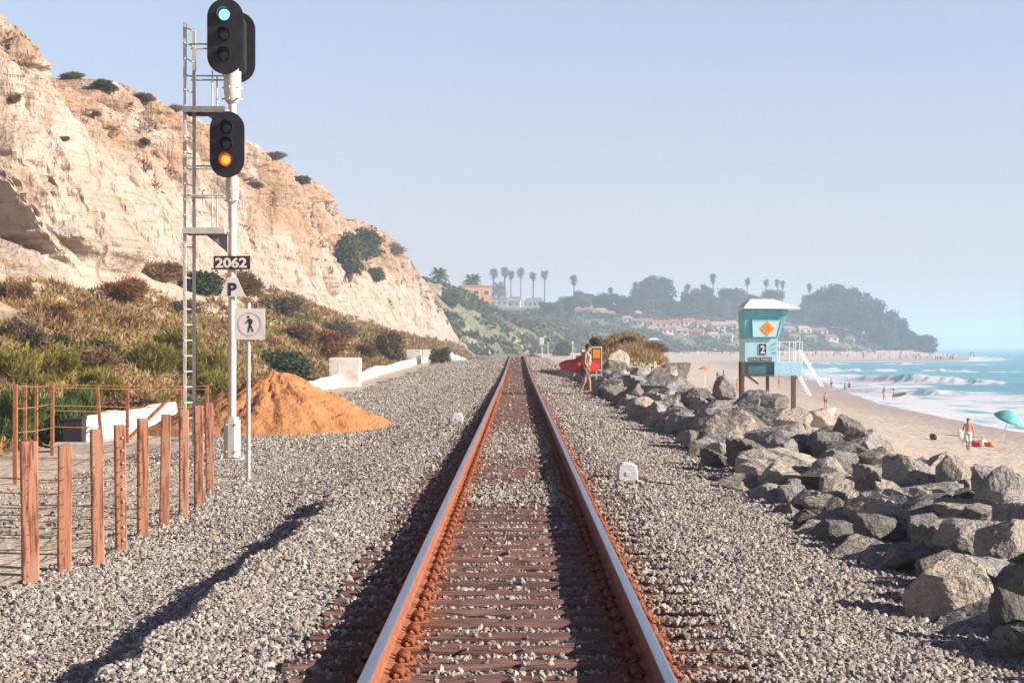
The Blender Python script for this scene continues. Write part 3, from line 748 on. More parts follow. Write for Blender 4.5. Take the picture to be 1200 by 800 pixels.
for y0, y1, dens, s0, s1, tm in ((6.5, 13, 1800, .011, .023, ico()), (13, 20, 1150, .013, .026, ico()), (20, 36, 520, .017, .033, OCT), (36, 66, 180, .022, .042, OCT), (66, 110, 70, .03, .06, OCT), (110, 205, 24, .04, .085, OCT)):
    x, Y, tied = stone_positions(y0, y1, dens)
    z = np.where(tied, -0.062 + zt(Y), ballast_z(x, Y))
    ph = (Y / TIE) % 1.0
    z = np.where(tied & (np.abs(ph - 0.5) <= 0.27), zt(Y) + 0.006, z)
    cov = interp(Y, [(0, 0), (19.6, 0), (20.6, .06), (23, .06), (24, 0), (28.5, 0), (30, .05), (38, .04), (42, 0)])
    z = np.where(tied & (np.abs(ph - 0.5) > 0.27), z + np.where(np.abs(x) < .68, np.maximum(cov, .032), 0.03), z)
    sz = rng.uniform(s0, s1, len(x)) * np.where(rng.uniform(0, 1, len(x)) < .06, 1.6, 1.0)
    z = z + sz * rng.uniform(0.1, 0.55, len(x))
    v, f = scatter_solids(np.stack([x, Y, z], -1), sz, tm, rng)
    vs_.append(v); fs_.append(f + off); off += len(v)
n = 5200
x = rng.uniform(2.7, 6.6, n); Y = 8.5 * (80 / 8.5) ** rng.uniform(0, 1, n)
z = interp(x, [(2.7, -.12), (3.4, -.20), (4.2, .02), (5.0, .16), (5.7, .10), (6.6, -.5)])
sz = rng.uniform(.025, .06, n) * interp(Y, [(8, .8), (25, 1.3), (80, 1.8)])
v, f = scatter_solids(np.stack([x, Y, z], -1), sz, ico(), rng)
vs_.append(v); fs_.append(f + off); off += len(v)
gr = link('gravel', mesh_np('gravel', np.concatenate(vs_), np.concatenate(fs_)), M['stone'])
tag(gr, 'loose grey and tan crushed stone covering the railway bed', 'gravel', kind='stuff')

# ------------------------------------------------------------------ railway track
track = empty('railway_track', (0, 0, 0), 'straight single railway track of rusty steel rails on wooden ties', 'railway track')
RAILPROF = [(-.070, 0), (.070, 0), (.070, .012), (.020, .030), (.010, .045), (.010, .125), (.030, .137), (.036, .145), (.036, .166), (.030, .1755), (.018, .18), (-.018, .18), (-.030, .1755), (-.036, .166), (-.036, .145), (-.030, .137), (-.010, .125), (-.010, .045), (-.020, .030), (-.070, .012)]
def rail(xc):
    yy = np.concatenate([np.arange(-3, 90, 1.5), np.arange(90, 330, 5.0)])
    n = len(RAILPROF)
    wob = 0.004 * noise3(yy / 9, 0 * yy + xc, seed=95)
    v = np.array([[(xc + a + w, y, b + 0.012 + z) for a, b in RAILPROF] for y, z, w in zip(yy, zt(yy), wob)]).reshape(-1, 3)
    f, mi = [], []
    for i in range(len(yy) - 1):
        for k in range(n):
            j = (k + 1) % n
            f.append((i * n + k, i * n + j, (i + 1) * n + j, (i + 1) * n + k)); mi.append(1 if k in (9, 10, 11) else 0)
    me = bpy.data.meshes.new('rail'); me.from_pydata([tuple(p) for p in v], [], f)
    me.materials.append(M['rust']); me.materials.append(M['rail_top'])
    me.polygons.foreach_set('material_index', mi)
    bm = bmesh.new(); bm.from_mesh(me); bmesh.ops.recalc_face_normals(bm, faces=bm.faces); bm.to_mesh(me); bm.free()
    o = bpy.data.objects.new('rail', me); COL.objects.link(o); o.parent = track
    return o
rail(-0.755); rail(0.755)
def tie_mesh(k):
    r = random.Random(k)
    m = MB()
    m.box((0, 0, -0.07), (2.62, 0.235, 0.15))
    me = m.mesh('tie')
    bm = bmesh.new(); bm.from_mesh(me)
    bmesh.ops.subdivide_edges(bm, edges=[e for e in bm.edges if abs(e.verts[0].co.x - e.verts[1].co.x) > 1], cuts=14, use_grid_fill=True)
    bmesh.ops.bevel(bm, geom=[e for e in bm.edges if e.calc_length() > .05 and e.is_manifold and e.calc_face_angle(0) > .5], offset=0.012, segments=1, affect='EDGES')
    for vtx in bm.verts:
        if vtx.co.z > -0.05:
            vtx.co.z += r.uniform(-.012, .006); vtx.co.y += r.uniform(-.008, .008)
    bm.to_mesh(me); bm.free()
    me.materials.append(M['tie'])
    return me
def plate_mb(m, xc, y, z, clips=True):
    m.box((xc, y, z + 0.006), (0.34, 0.19, 0.012))
    if clips:
        for sx in (-1, 1):
            for sy in (-0.055, 0.055):
                m.tube([(xc + sx * 0.055, y + sy, z + 0.028), (xc + sx * 0.085, y + sy, z + 0.058), (xc + sx * 0.118, y + sy, z + 0.045), (xc + sx * 0.125, y + sy, z + 0.012)], [0.012, 0.020, 0.020, 0.016], 6)
            m.tube([(xc + sx * 0.085, y - .125, z + 0.03), (xc + sx * 0.085, y + .125, z + 0.03)], 0.013, 6)
            m.ball((xc + sx * 0.148, y, z + 0.018), (0.016, 0.016, 0.013), 6, 4)
    return m
TM = [tie_mesh(k) for k in range(6)]
pm = plate_mb(MB(), 0, 0, 0).mesh('tie_plate', True); pm.materials.append(M['rust_dark'])
n0 = 13
ties = []
for i in range(100):
    y = (n0 + i + 0.5) * TIE
    o = bpy.data.objects.new('tie', TM[rnd.randrange(6)]); COL.objects.link(o); o.parent = track
    o.location = (rnd.uniform(-.05, .05), y + rnd.uniform(-.02, .02), float(zt(y)) + rnd.uniform(-.008, .006)); o.rotation_euler = (0, 0, R(rnd.uniform(-.5, .5)))
    for xc in (-0.755, 0.755):
        p = bpy.data.objects.new('tie_plate', pm); COL.objects.link(p); p.parent = o
        p.location = (xc - o.location.x, 0, 0.001)
m = MB(); m2 = MB()
for i in range(100, 420):
    y = (n0 + i + 0.5) * TIE
    z = float(zt(y))
    m.box((rnd.uniform(-.05, .05), y, z - 0.07 + rnd.uniform(-.008, .006)), (2.62, 0.235, 0.15))
    if i < 220:
        for xc in (-.755, .755): plate_mb(m2, xc, y, z, i < 150)
tag(m.build('distant_ties', M['tie'], track), kind='stuff')
tag(m2.build('distant_tie_plates', M['rust'], track), kind='stuff')
m = MB(); m.tube([(-0.66, 67.2, 0.03), (0.66, 67.2, 0.03), (1.4, 67.2, 0.02), (2.1, 67.3, 0.0)], .03, 6)
m.build('cross_line', M['wire'], track)  # thin dark line laid across the track, past the right rail

# ------------------------------------------------------------------ leafy things
def leaf_cloud(n, blobs, size, g, aspect=1.0, up=0.0, shell=0.55, strands=False, outward=0.6):
    """quads (or long strands) through the volume of the blobs; returns verts, faces"""
    B = np.array([b[:3] for b in blobs], float); Rr = np.array([b[3:6] for b in blobs], float)
    vol = Rr.prod(1) ** (2 / 3.0); k = g.choice(len(blobs), n, p=vol / vol.sum())
    d = g.normal(size=(n, 3)); d /= np.linalg.norm(d, axis=1)[:, None]
    r = shell + (1 - shell) * g.uniform(0, 1, n) ** 0.6
    r = r * (1 + 0.20 * g.normal(size=n) * 0.6)
    p = B[k] + d * Rr[k] * r[:, None]
    p[:, 2] = np.maximum(p[:, 2], 0.02 * Rr[k][:, 2])
    s = size * g.uniform(.6, 1.4, n)
    if strands:
        dirn = d * outward + np.array([0, 0, up]) + g.normal(size=(n, 3)) * 0.30
        dirn /= np.linalg.norm(dirn, axis=1)[:, None]
        side = np.cross(dirn, g.normal(size=(n, 3))); side /= np.linalg.norm(side, axis=1)[:, None] + 1e-9
        w = s * aspect
        a = p - side * w[:, None] - dirn * s[:, None] * .5; b_ = p + side * w[:, None] - dirn * s[:, None] * .5
        c = p + dirn * s[:, None] * .9 + np.array([0, 0, -.05]) * s[:, None]
        return np.stack([a, b_, c], 1).reshape(-1, 3), np.arange(n * 3).reshape(-1, 3)
    nrm = d * 0.7 + g.normal(size=(n, 3)) * 0.7 + np.array([0, 0, up]); nrm /= np.linalg.norm(nrm, axis=1)[:, None]
    t = np.cross(nrm, g.normal(size=(n, 3))); t /= np.linalg.norm(t, axis=1)[:, None] + 1e-9
    bt = np.cross(nrm, t)
    s_ = s[:, None]
    q = np.stack([p - t * s_, p - bt * s_ * .55 * aspect + nrm * s_ * .12, p + t * s_, p + bt * s_ * .55 * aspect + nrm * s_ * .12], 1)
    return q.reshape(-1, 3), np.arange(n * 4).reshape(-1, 4)

def rand_blobs(g, n, w, d, h, flat=1.0):
    bl = [(0, 0, h * .45, w * .33, d * .33, h * .42)]
    for i in range(n):
        a = g.uniform(0, 2 * PI); r = g.uniform(.3, 1.0)
        s = g.uniform(.13, .36)
        bl.append((math.cos(a) * w * .40 * r, math.sin(a) * d * .40 * r, h * g.uniform(.15, .68), w * s * .75, d * s * .75, h * s * g.uniform(.8, 1.2)))
    return bl

def bush_meshes(kind, k):
    """unit bush: about 1 wide, 1 deep, 1 high"""
    g = np.random.default_rng(hash((kind, k)) % 1000 if False else (sum(map(ord, kind)) * 7 + k))
    bl = rand_blobs(g, 9, 1, 1, 1)
    if kind in ('broom', 'broom_dark'):
        v, f = leaf_cloud(5200, bl, 0.105, g, aspect=0.11, up=0.9, shell=0.35, strands=True)
    elif kind in ('brown', 'rusty_leaf', 'greyleaf'):
        v, f = leaf_cloud(3600, bl, 0.075, g, aspect=0.22, up=0.5, shell=0.35, strands=True, outward=.9)
    else:
        v, f = leaf_cloud(3000, bl, 0.042, g, aspect=1.0, up=0.2, shell=0.40)
    v[:, 2] = np.maximum(v[:, 2], 0)
    me = mesh_np('foliage', v, f); me.materials.append(M[kind])
    m = MB()
    for i in range(9):
        a = g.uniform(0, 2 * PI); r = g.uniform(.12, .36)
        m.tube([(0.03 * math.cos(a), .03 * math.sin(a), -.08), (r * .5 * math.cos(a), r * .5 * math.sin(a), .22), (r * math.cos(a + .3), r * math.sin(a + .3), g.uniform(.4, .72))], [.018, .012, .005], 5)
    st = m.mesh('stems'); st.materials.append(M['bark'])
    return me, st
BUSH = {}
def bush(kind, px, py, wpx, hpx, label, dx=1.0, group='shrubs on the slope and cliff', name='shrub', k=None):
    k = rnd.randrange(3) if k is None else k
    if (kind, k) not in BUSH: BUSH[(kind, k)] = bush_meshes(kind, k)
    p, n = hit(px, py)
    if p is None: return None
    s = p.y / F
    e = empty(name, (p.x, p.y, p.z - 0.06 * hpx * s), label, 'shrub', group, rnd.uniform(0, 6.28))
    w = wpx * s
    e.scale = (w * rnd.uniform(.95, 1.25), w * rnd.uniform(.8, 1.05) * dx, hpx * s * rnd.uniform(.92, 1.08))
    for nm, me in zip(('foliage', 'stems'), BUSH[(kind, k)]):
        o = bpy.data.objects.new(nm, me); COL.objects.link(o); o.parent = e
    return e

BUSHES = [
 ('broom_dark', 18, 520, 70, 78, 'dark green feathery shrub behind the rusty fence, leftmost of its row'),
 ('broom_dark', 62, 520, 66, 74, 'dark green feathery shrub behind the rusty fence beside the black box'),
 ('broom_dark', 96, 500, 60, 60, 'green feathery shrub rising behind the left end of the low white wall'),
 ('brown', 155, 492, 60, 42, 'russet dry shrub behind the white wall and the thin leaning fence post'),
 ('broom', 118, 470, 70, 50, 'olive feathery shrub above the low white wall'),
 ('broom', 20, 452, 70, 52, 'olive feathery shrub on the slope at the left edge of the picture'),
 ('broom', 65, 448, 60, 40, 'yellowish olive shrub on the slope above the rusty fence'),
 ('broom', 180, 437, 66, 48, 'bright olive shrub on the slope left of the signal ladder'),
 ('broom', 232, 448, 62, 52, 'yellow-green feathery shrub between the ladder and the signal mast'),
 ('broom', 205, 412, 60, 34, 'olive shrub with a brown top above the yellow-green one'),
 ('broom', 255, 470, 54, 44, 'green shrub just left of the orange sand heap'),
 ('brown', 100, 440, 70, 38, 'brown dry shrub low on the slope amid the green ones'),
 ('leaf', 120, 424, 62, 34, 'dark leafy shrub with bare twigs in the middle of the slope'),
 ('leaf', 75, 412, 40, 24, 'small dark leafy shrub left of the twiggy one'),
 ('greyleaf', 25, 405, 66, 46, 'grey dry shrub on the slope at the left edge'),
 ('brown', 12, 355, 44, 32, 'brown shrub below the cliff hollow at the left edge'),
 ('rusty_leaf', 62, 380, 44, 30, 'rust coloured shrub below the white cliff tongue'),
 ('rusty_leaf', 145, 355, 58, 40, 'large rusty brown shrub on the bare cliff foot'),
 ('rusty_leaf', 150, 385, 34, 18, 'small rusty shrub under the large rusty brown one'),
 ('brown', 190, 330, 60, 32, 'brown shrub at the cliff foot left of the ladder'),
 ('leaf', 240, 345, 60, 36, 'dark green shrub at the cliff foot behind the number plate'),
 ('brown', 285, 345, 50, 34, 'brown shrub at the cliff foot right of the signal mast'),
 ('greyleaf', 325, 370, 54, 34, 'grey brown shrub on the slope right of the pedestrian sign'),
 ('greyleaf', 215, 368, 44, 22, 'pale grey shrub between ladder and mast'),
 ('leaf', 335, 442, 84, 42, 'dark glossy leafed shrub behind the orange sand heap'),
 ('rusty_leaf', 378, 418, 50, 34, 'rusty shrub above the near white block'),
 ('brown', 350, 400, 60, 30, 'brown shrub on the slope right of the sign post'),
 ('greyleaf', 395, 395, 50, 24, 'grey dry shrub in the middle of the far slope'),
 ('purpleleaf', 450, 422, 42, 40, 'dark purplish shrub behind the far white blocks'),
 ('brown', 425, 418, 34, 22, 'brown shrub left of the dark purplish one'),
 ('purpleleaf', 517, 426, 26, 22, 'dark shrub at the end of the white wall'),
 ('leaf', 409, 322, 58, 62, 'big dark shrub hanging in the gully near the cliff top'),
 ('leaf', 428, 300, 58, 40, 'spreading dark shrub beside the big gully shrub'),
 ('purpleleaf', 440, 330, 24, 20, 'small dark shrub hanging below the gully shrubs'),
 ('greyleaf', 460, 298, 32, 18, 'grey shrub on the far cliff crest'),
 ('leaf', 124, 106, 34, 12, 'green shrub on the cliff crest at the dip'),
 ('greyleaf', 168, 118, 28, 12, 'grey shrub just below the cliff crest'),
 ('purpleleaf', 170, 170, 17, 11, 'dark shrub in the cliff face below the crest'),
 ('greyleaf', 82, 92, 30, 10, 'low grey shrub on the near cliff crest'),
 ('brown', 108, 136, 20, 10, 'small brown shrub on the cliff face under the crest dip'),
 ('greyleaf', 206, 130, 22, 10, 'low grey shrub on the cliff crest left of the ladder'),
 ('greyleaf', 320, 186, 28, 10, 'low grey shrub on the cliff crest right of the mast'),
 ('leaf', 355, 215, 26, 12, 'low green shrub on the cliff crest beyond the signal'),
 ('brown', 15, 120, 22, 13, 'brown shrub high on the cliff at the left edge'),
 ('brown', 75, 165, 15, 8, 'small brown tuft on the upper left cliff face'),
 ('brown', 300, 220, 20, 11, 'brown tuft on the cliff face right of the lower signal head'),
]
for b in BUSHES: bush(*b)

# ground cover of the slope: one object
def ground_cover():
    g = np.random.default_rng(5)
    n = 90000
    Y = 30 * (470 / 30.0) ** g.uniform(0, 1, n); t = g.uniform(0.03, 1.12, n)
    x = -10.4 + (interp(Y, TOE) + 10.4) * t
    z = slope_z(x, Y)
    msk = fbm(x / 4.5, Y / 7.5, seed=101, octv=3)
    up = sstep(0.58, 0.92, t + 0.30 * fbm(x / 5, Y / 7, seed=102))
    keep = g.uniform(-0.5, 1.0, n) < (0.55 + 1.2 * msk - 1.1 * up)
    keep &= ~((t > 1.0) & (Y < 84))
    x, Y, z, msk = x[keep], Y[keep], z[keep], msk[keep]
    n = len(x)
    s = (0.09 + 0.0013 * Y) * g.uniform(.6, 1.5, n)
    V, Fc = [], []
    for k in range(3):
        d = g.normal(size=(n, 3)) * np.array([.7, .7, .2]) + np.array([0, 0, .75]); d /= np.linalg.norm(d, axis=1)[:, None]
        sd = np.cross(d, g.normal(size=(n, 3))); sd /= np.linalg.norm(sd, axis=1)[:, None] + 1e-9
        p = np.stack([x, Y, z], -1) + g.normal(size=(n, 3)) * s[:, None] * .5 * np.array([1, 1, .15])
        V.append(np.stack([p - sd * s[:, None] * .28, p + sd * s[:, None] * .28, p + d * s[:, None] * 1.3 + sd * s[:, None] * .1], 1))
    V = np.concatenate(V).reshape(-1, 3)
    o = link('ground_cover', mesh_np('ground_cover', V, np.arange(len(V)).reshape(-1, 3)), M['cover'])
    tag(o, 'dry ice plant and scrub carpeting the slope below the cliff', 'ground cover', kind='stuff')
ground_cover()

def slope_scrub():
    g = np.random.default_rng(35)
    n = 1500
    Y = 34 * (430 / 34.0) ** g.uniform(0, 1, n); t = g.uniform(0.10, 1.02, n)
    x = -10.4 + (interp(Y, TOE) + 10.4) * t
    m_ = fbm(x / 3.5, Y / 6, seed=131, octv=3) - 0.55 * sstep(.6, .95, t)
    k = m_ > -0.10
    x, Y = x[k], Y[k]; n = len(x)
    c = np.stack([x, Y, slope_z(x, Y)], -1)
    R_ = (g.uniform(.25, .75, n) * (1 + .0022 * Y))[:, None]
    zone = fbm(x / 5, Y / 9, seed=133, octv=2) + .3 * g.normal(size=n) - 0.9 * sstep(.3, .6, t[k])
    for nm, mk, lab, sel in (('dry_scrub', 'brown', 'tangled dry brown scrub over the slope below the cliff', zone < .05), ('green_scrub', 'broom', 'low olive green scrub mixed through the dry slope', zone >= .05)):
        V = []
        cc, rr_ = c[sel], R_[sel]; q = len(cc)
        for r in range(70):
            d = g.normal(size=(q, 3)); d[:, 2] = np.abs(d[:, 2]); d /= np.linalg.norm(d, axis=1)[:, None]
            p = cc + d * rr_ * g.uniform(.25, .8, (q, 1)) * np.array([1.15, 1.15, .75])
            dr = d * .8 + np.array([0, 0, .5]) + g.normal(size=(q, 3)) * .45; dr /= np.linalg.norm(dr, axis=1)[:, None]
            tt_ = np.cross(dr, g.normal(size=(q, 3))); tt_ /= np.linalg.norm(tt_, axis=1)[:, None]
            L = rr_ * g.uniform(.25, .5, (q, 1))
            V.append(np.stack([p - tt_ * L * .16, p + tt_ * L * .16, p + dr * L], 1))
        V = np.concatenate(V).reshape(-1, 3)
        o = link(nm, mesh_np(nm, V, np.arange(len(V)).reshape(-1, 3)), M[mk]); tag(o, lab, 'scrub', kind='stuff')
slope_scrub()

def cliff_scrub():
    g = np.random.default_rng(25)
    P = CLIFFV; n = 1700
    w = (CLIFFC * (CLIFFN > .25) * (CLIFFN < .98) * (fbm(P[:, 1] / 9, P[:, 2] / 5, seed=120, octv=3) > 0.05)) ** 1.5 * P[:, 1]
    k = g.choice(len(P), n, p=w / w.sum())
    c = P[k]; V = []
    s = g.uniform(.25, .75, n)[:, None] * (1 + .002 * c[:, 1:2])
    for q in range(34):
        d = g.normal(size=(n, 3)) * .8 + np.array([.5, -.1, .35]); d /= np.linalg.norm(d, axis=1)[:, None]
        t = np.cross(d, g.normal(size=(n, 3))); t /= np.linalg.norm(t, axis=1)[:, None]
        p = c + g.normal(size=(n, 3)) * s * np.array([.25, .5, .28])
        V.append(np.stack([p - t * s * .10, p + t * s * .10, p + d * s * .6], 1))
    V = np.concatenate(V).reshape(-1, 3)
    o = link('cliff_scrub', mesh_np('cliff_scrub', V, np.arange(len(V)).reshape(-1, 3)), M['brown'])
    tag(o, 'small dry brown tufts clinging to the gullies of the cliff', 'scrub', kind='stuff')
cliff_scrub()

def knoll_grass():
    g = np.random.default_rng(15)
    n = 26000
    x = g.normal(8.0, 2.8, n); Y = g.normal(117, 12, n)
    z = ground_z(x, Y)
    keep = (z > 0.75 + 0.4 * g.normal(size=n)) & (x > 3.9)
    x, Y, z = x[keep], Y[keep], z[keep]; n = len(x)
    s = g.uniform(.15, .5, n)
    d = g.normal(size=(n, 3)) * np.array([.5, .5, .1]) + np.array([0, 0, 1]); d /= np.linalg.norm(d, axis=1)[:, None]
    sd = np.cross(d, g.normal(size=(n, 3))); sd /= np.linalg.norm(sd, axis=1)[:, None]
    p = np.stack([x, Y, z - .05], -1)
    V = np.stack([p - sd * s[:, None] * .14, p + sd * s[:, None] * .14, p + d * s[:, None]], 1).reshape(-1, 3)
    o = link('dry_grass', mesh_np('dry_grass', V, np.arange(len(V)).reshape(-1, 3)), M['straw'])
    tag(o, 'straw coloured dry grass on the knoll beyond the surfer', 'dry grass', kind='stuff')
knoll_grass()
for b in [('purpleleaf', 700, 408, 22, 16, 'dark round shrub above the red and orange sign'),
          ('leaf', 735, 402, 26, 10, 'low green shrub on the crown of the grassy knoll'),
          ('brown', 765, 412, 34, 14, 'rusty low shrub on the seaward end of the knoll'),
          ('leaf', 658, 417, 26, 20, 'dark shrub left of the surfer, beyond the rails')]:
    bush(*b, group='shrubs by the knoll')

# ------------------------------------------------------------------ boulders
def rock_mesh(k):
    g = np.random.default_rng(300 + k)
    bm = bmesh.new(); bmesh.ops.create_icosphere(bm, subdivisions=4, radius=1.0)
    v = np.array([p.co[:] for p in bm.verts])
    npl = 15 + k % 6
    nr = g.normal(size=(npl, 3)); nr /= np.linalg.norm(nr, axis=1)[:, None]
    dd_ = g.uniform(.45, .88, npl)
    c = v @ nr.T
    r = np.min(np.where(c > 0.05, dd_[None] / np.maximum(c, .05), 9), axis=1)
    r = np.minimum(r, 1.5)
    v = v * r[:, None]
    v = v + 0.03 * np.stack([fbm(v[:, 0] * 2.2, v[:, 1] * 2.2, v[:, 2] * 2.2, seed=k * 3 + i, octv=4) for i in range(3)], -1) \
          + 0.018 * np.stack([fbm(v[:, 0] * 8, v[:, 1] * 8, v[:, 2] * 8, seed=k * 3 + i + 50, octv=2) for i in range(3)], -1)
    v = v - (v.max(0) + v.min(0)) / 2
    v = v / ((v.max(0) - v.min(0)) / 2)
    for p, q in zip(bm.verts, v): p.co = q
    me = bpy.data.meshes.new('boulder'); bm.to_mesh(me); bm.free()
    return me
ROCKS = {}
for k in range(10):
    base_me = rock_mesh(k)
    for t in ('rock_grey', 'rock_tan', 'rock_dark'):
        me = base_me.copy(); me.materials.append(M[t]); ROCKS[(k, t)] = me
def rip_z(x, Y):
    """outside of the rock pile"""
    far = sstep(45, 100, Y) * 0.6
    return interp(x, [(2.9, -.20), (3.4, -.02), (4.2, .20), (5.0, .30), (5.6, .26), (6.4, -.35), (8, -1.4)]) + far * sstep(3, 5, x) + 0.10 * noise3(x / 1.5, Y / 2.0, seed=130)
def rip_hit(px, py):
    for Y in np.arange(7, 130, 0.05):
        p = at(px, py, Y)
        if 2.7 < p.x < 8.5 and p.z <= rip_z(np.array(p.x), np.array(Y)): return p
        if p.x >= 8.5: break
    return None
ordinal_w = ['first', 'second', 'third', 'fourth', 'fifth', 'sixth', 'seventh', 'eighth', 'ninth', 'tenth', 'eleventh', 'twelfth', 'thirteenth', 'fourteenth', 'fifteenth', 'sixteenth', 'seventeenth', 'eighteenth', 'nineteenth', 'twentieth']
def ordinal(n):
    if n <= 20: return ordinal_w[n - 1]
    tens = {2: 'twenty', 3: 'thirty', 4: 'forty', 5: 'fifty', 6: 'sixty', 7: 'seventy', 8: 'eighty', 9: 'ninety'}
    tth = {3: 'thirtieth', 4: 'fortieth', 5: 'fiftieth', 6: 'sixtieth', 7: 'seventieth', 8: 'eightieth', 9: 'ninetieth'}
    if n % 10 == 0: return tth[n // 10]
    return tens[n // 10] + '-' + ordinal_w[n % 10 - 1]
PLACED = []
RG = 'boulders of the sea wall'
def put_rock(p, hx, hy, hz, t, k=None, rz=None, tilt=None, label=None):
    k = rnd.randrange(10) if k is None else k
    o = bpy.data.objects.new('boulder', ROCKS[(k, t)]); COL.objects.link(o)
    o.location = p; o.scale = (hx, hy, hz)
    tl = tilt if tilt is not None else (rnd.uniform(-.3, .3), rnd.uniform(-.3, .3))
    o.rotation_euler = (tl[0], tl[1], rnd.uniform(0, 6.28) if rz is None else rz)
    tag(o, label, 'boulder', RG)
    PLACED.append((p[0], p[1], p[2], max(hx, hy), hz, o))
    return o
# x0, x1, y0, y1 in the photo, tone, label
BIG = [
 (1068, 1166, 655, 748, 'rock_tan', 'large pale boulder with a sunlit right face standing on the gravel, bottom right'),
 (1140, 1212, 612, 700, 'rock_tan', 'big tan boulder cut by the right edge of the picture'),
 (1092, 1176, 608, 662, 'rock_grey', 'dark topped boulder behind the large pale one at bottom right'),
 (1036, 1110, 535, 600, 'rock_grey', 'tall grey boulder with a streaked slanting face below the dark umbrella man'),
 (1098, 1138, 535, 596, 'rock_tan', 'upright tan boulder leaning on the tall streaked grey one'),
 (1132, 1206, 545, 625, 'rock_grey', 'huge grey boulder under the parasol at the right edge'),
 (972, 1044, 636, 668, 'rock_tan', 'long flat slab with a tan end on the gravel edge'),
 (1034, 1092, 640, 668, 'rock_grey', 'low grey boulder right of the long flat slab'),
 (1040, 1112, 578, 612, 'rock_grey', 'pale topped slab halfway up the pile at right'),
 (1064, 1106, 604, 634, 'rock_grey', 'small mottled boulder under the pale topped slab'),
 (1128, 1166, 590, 614, 'rock_tan', 'small pale double boulder below the huge right one'),
 (988, 1026, 584, 614, 'rock_tan', 'pointed orange tan boulder in the middle of the shade'),
 (936, 988, 576, 608, 'rock_tan', 'rounded tan boulder low on the pile left of the pointed one'),
 (910, 944, 566, 598, 'rock_grey', 'small grey boulder left of the rounded tan one'),
 (840, 890, 553, 580, 'rock_tan', 'flat tan boulder lying on the gravel right of the white box'),
 (816, 884, 484, 528, 'rock_tan', 'big pale flat faced boulder right of the rails'),
 (733, 772, 466, 498, 'rock_tan', 'pale boulder with a black shaded left side at the gravel edge'),
 (706, 736, 453, 476, 'rock_dark', 'dark boulder nearest the surfer on the gravel edge'),
 (756, 800, 440, 474, 'rock_grey', 'broad grey boulder behind the pale black sided one'),
 (775, 808, 424, 446, 'rock_dark', 'dark pyramid shaped boulder on the crest'),
 (800, 838, 455, 488, 'rock_dark', 'dark boulder left of the big pale flat faced one'),
 (835, 862, 440, 468, 'rock_grey', 'grey boulder on the crest behind the flat faced one'),
 (858, 906, 458, 492, 'rock_grey', 'mossy grey boulder just below the lifeguard tower'),
 (905, 950, 478, 512, 'rock_tan', 'tan boulder on the slope right of the mossy one'),
 (880, 924, 462, 485, 'rock_dark', 'dark boulder under the legs of the lifeguard tower'),
 (940, 985, 478, 506, 'rock_tan', 'broad pale boulder below the lifeguard ramp'),
 (972, 1010, 488, 540, 'rock_dark', 'dark crowned boulder on the crest against the sand'),
 (900, 942, 514, 552, 'rock_grey', 'grey boulder with a light right side in the middle of the pile'),
 (945, 985, 505, 535, 'rock_grey', 'grey boulder above the shaded hollow'),
 (955, 1004, 528, 560, 'rock_grey', 'veined grey boulder below the dark crowned one'),
 (1000, 1046, 545, 582, 'rock_grey', 'grey boulder left of the tall streaked one'),
 (1000, 1052, 525, 550, 'rock_tan', 'pale boulder half sunk in sand behind the tall streaked one'),
 (850, 905, 515, 552, 'rock_dark', 'dark shaded boulder below the big pale flat faced one'),
 (820, 856, 528, 550, 'rock_dark', 'small dark boulder left of the dark shaded one'),
 (940, 985, 548, 576, 'rock_dark', 'low dark boulder above the rounded tan one'),
 (1160, 1204, 690, 760, 'rock_dark', 'dark boulder at the bottom right corner'),
 (708, 738, 411, 446, 'rock_tan', 'tall pale boulder behind the red and orange sign'),
 (730, 762, 440, 462, 'rock_grey', 'grey boulder right of the tall pale one by the sign'),
 (955, 1000, 608, 640, 'rock_dark', 'dark shaded boulder beneath the pointed orange tan one'),
 (1000, 1062, 605, 645, 'rock_dark', 'dark boulder above the long flat slab'),
 (930, 968, 598, 628, 'rock_dark', 'dark boulder at the gravel edge below the rounded tan one'),
 (1108, 1150, 572, 600, 'rock_dark', 'dark boulder wedged under the upright tan one'),
]
for i, (x0, x1, y0, y1, t, lab) in enumerate(BIG):
    p = rip_hit((x0 + x1) / 2, y0 + (y1 - y0) * 0.60)
    if p is None: p = at((x0 + x1) / 2, (y0 + y1) / 2, 80 if x0 < 800 else 40)
    s = p.y / F
    hx, hz = (x1 - x0) * s / 2 * 1.08, (y1 - y0) * s / 2 * 1.12
    c = at((x0 + x1) / 2, (y0 + y1) / 2, p.y + hx * 0.35)
    r2 = random.Random(900 + i)
    kk, rr2 = r2.randrange(10), r2.choice((0, PI)) + r2.uniform(-.45, .45)
    if i == 0: kk, rr2 = 4, .75
    if i == 36: kk, rr2 = 7, .4
    put_rock(c, hx, hx * r2.uniform(.8, 1.1), hz, t, k=kk, rz=rr2, tilt=(r2.uniform(-.16, .16), r2.uniform(-.2, .2)), label=lab)
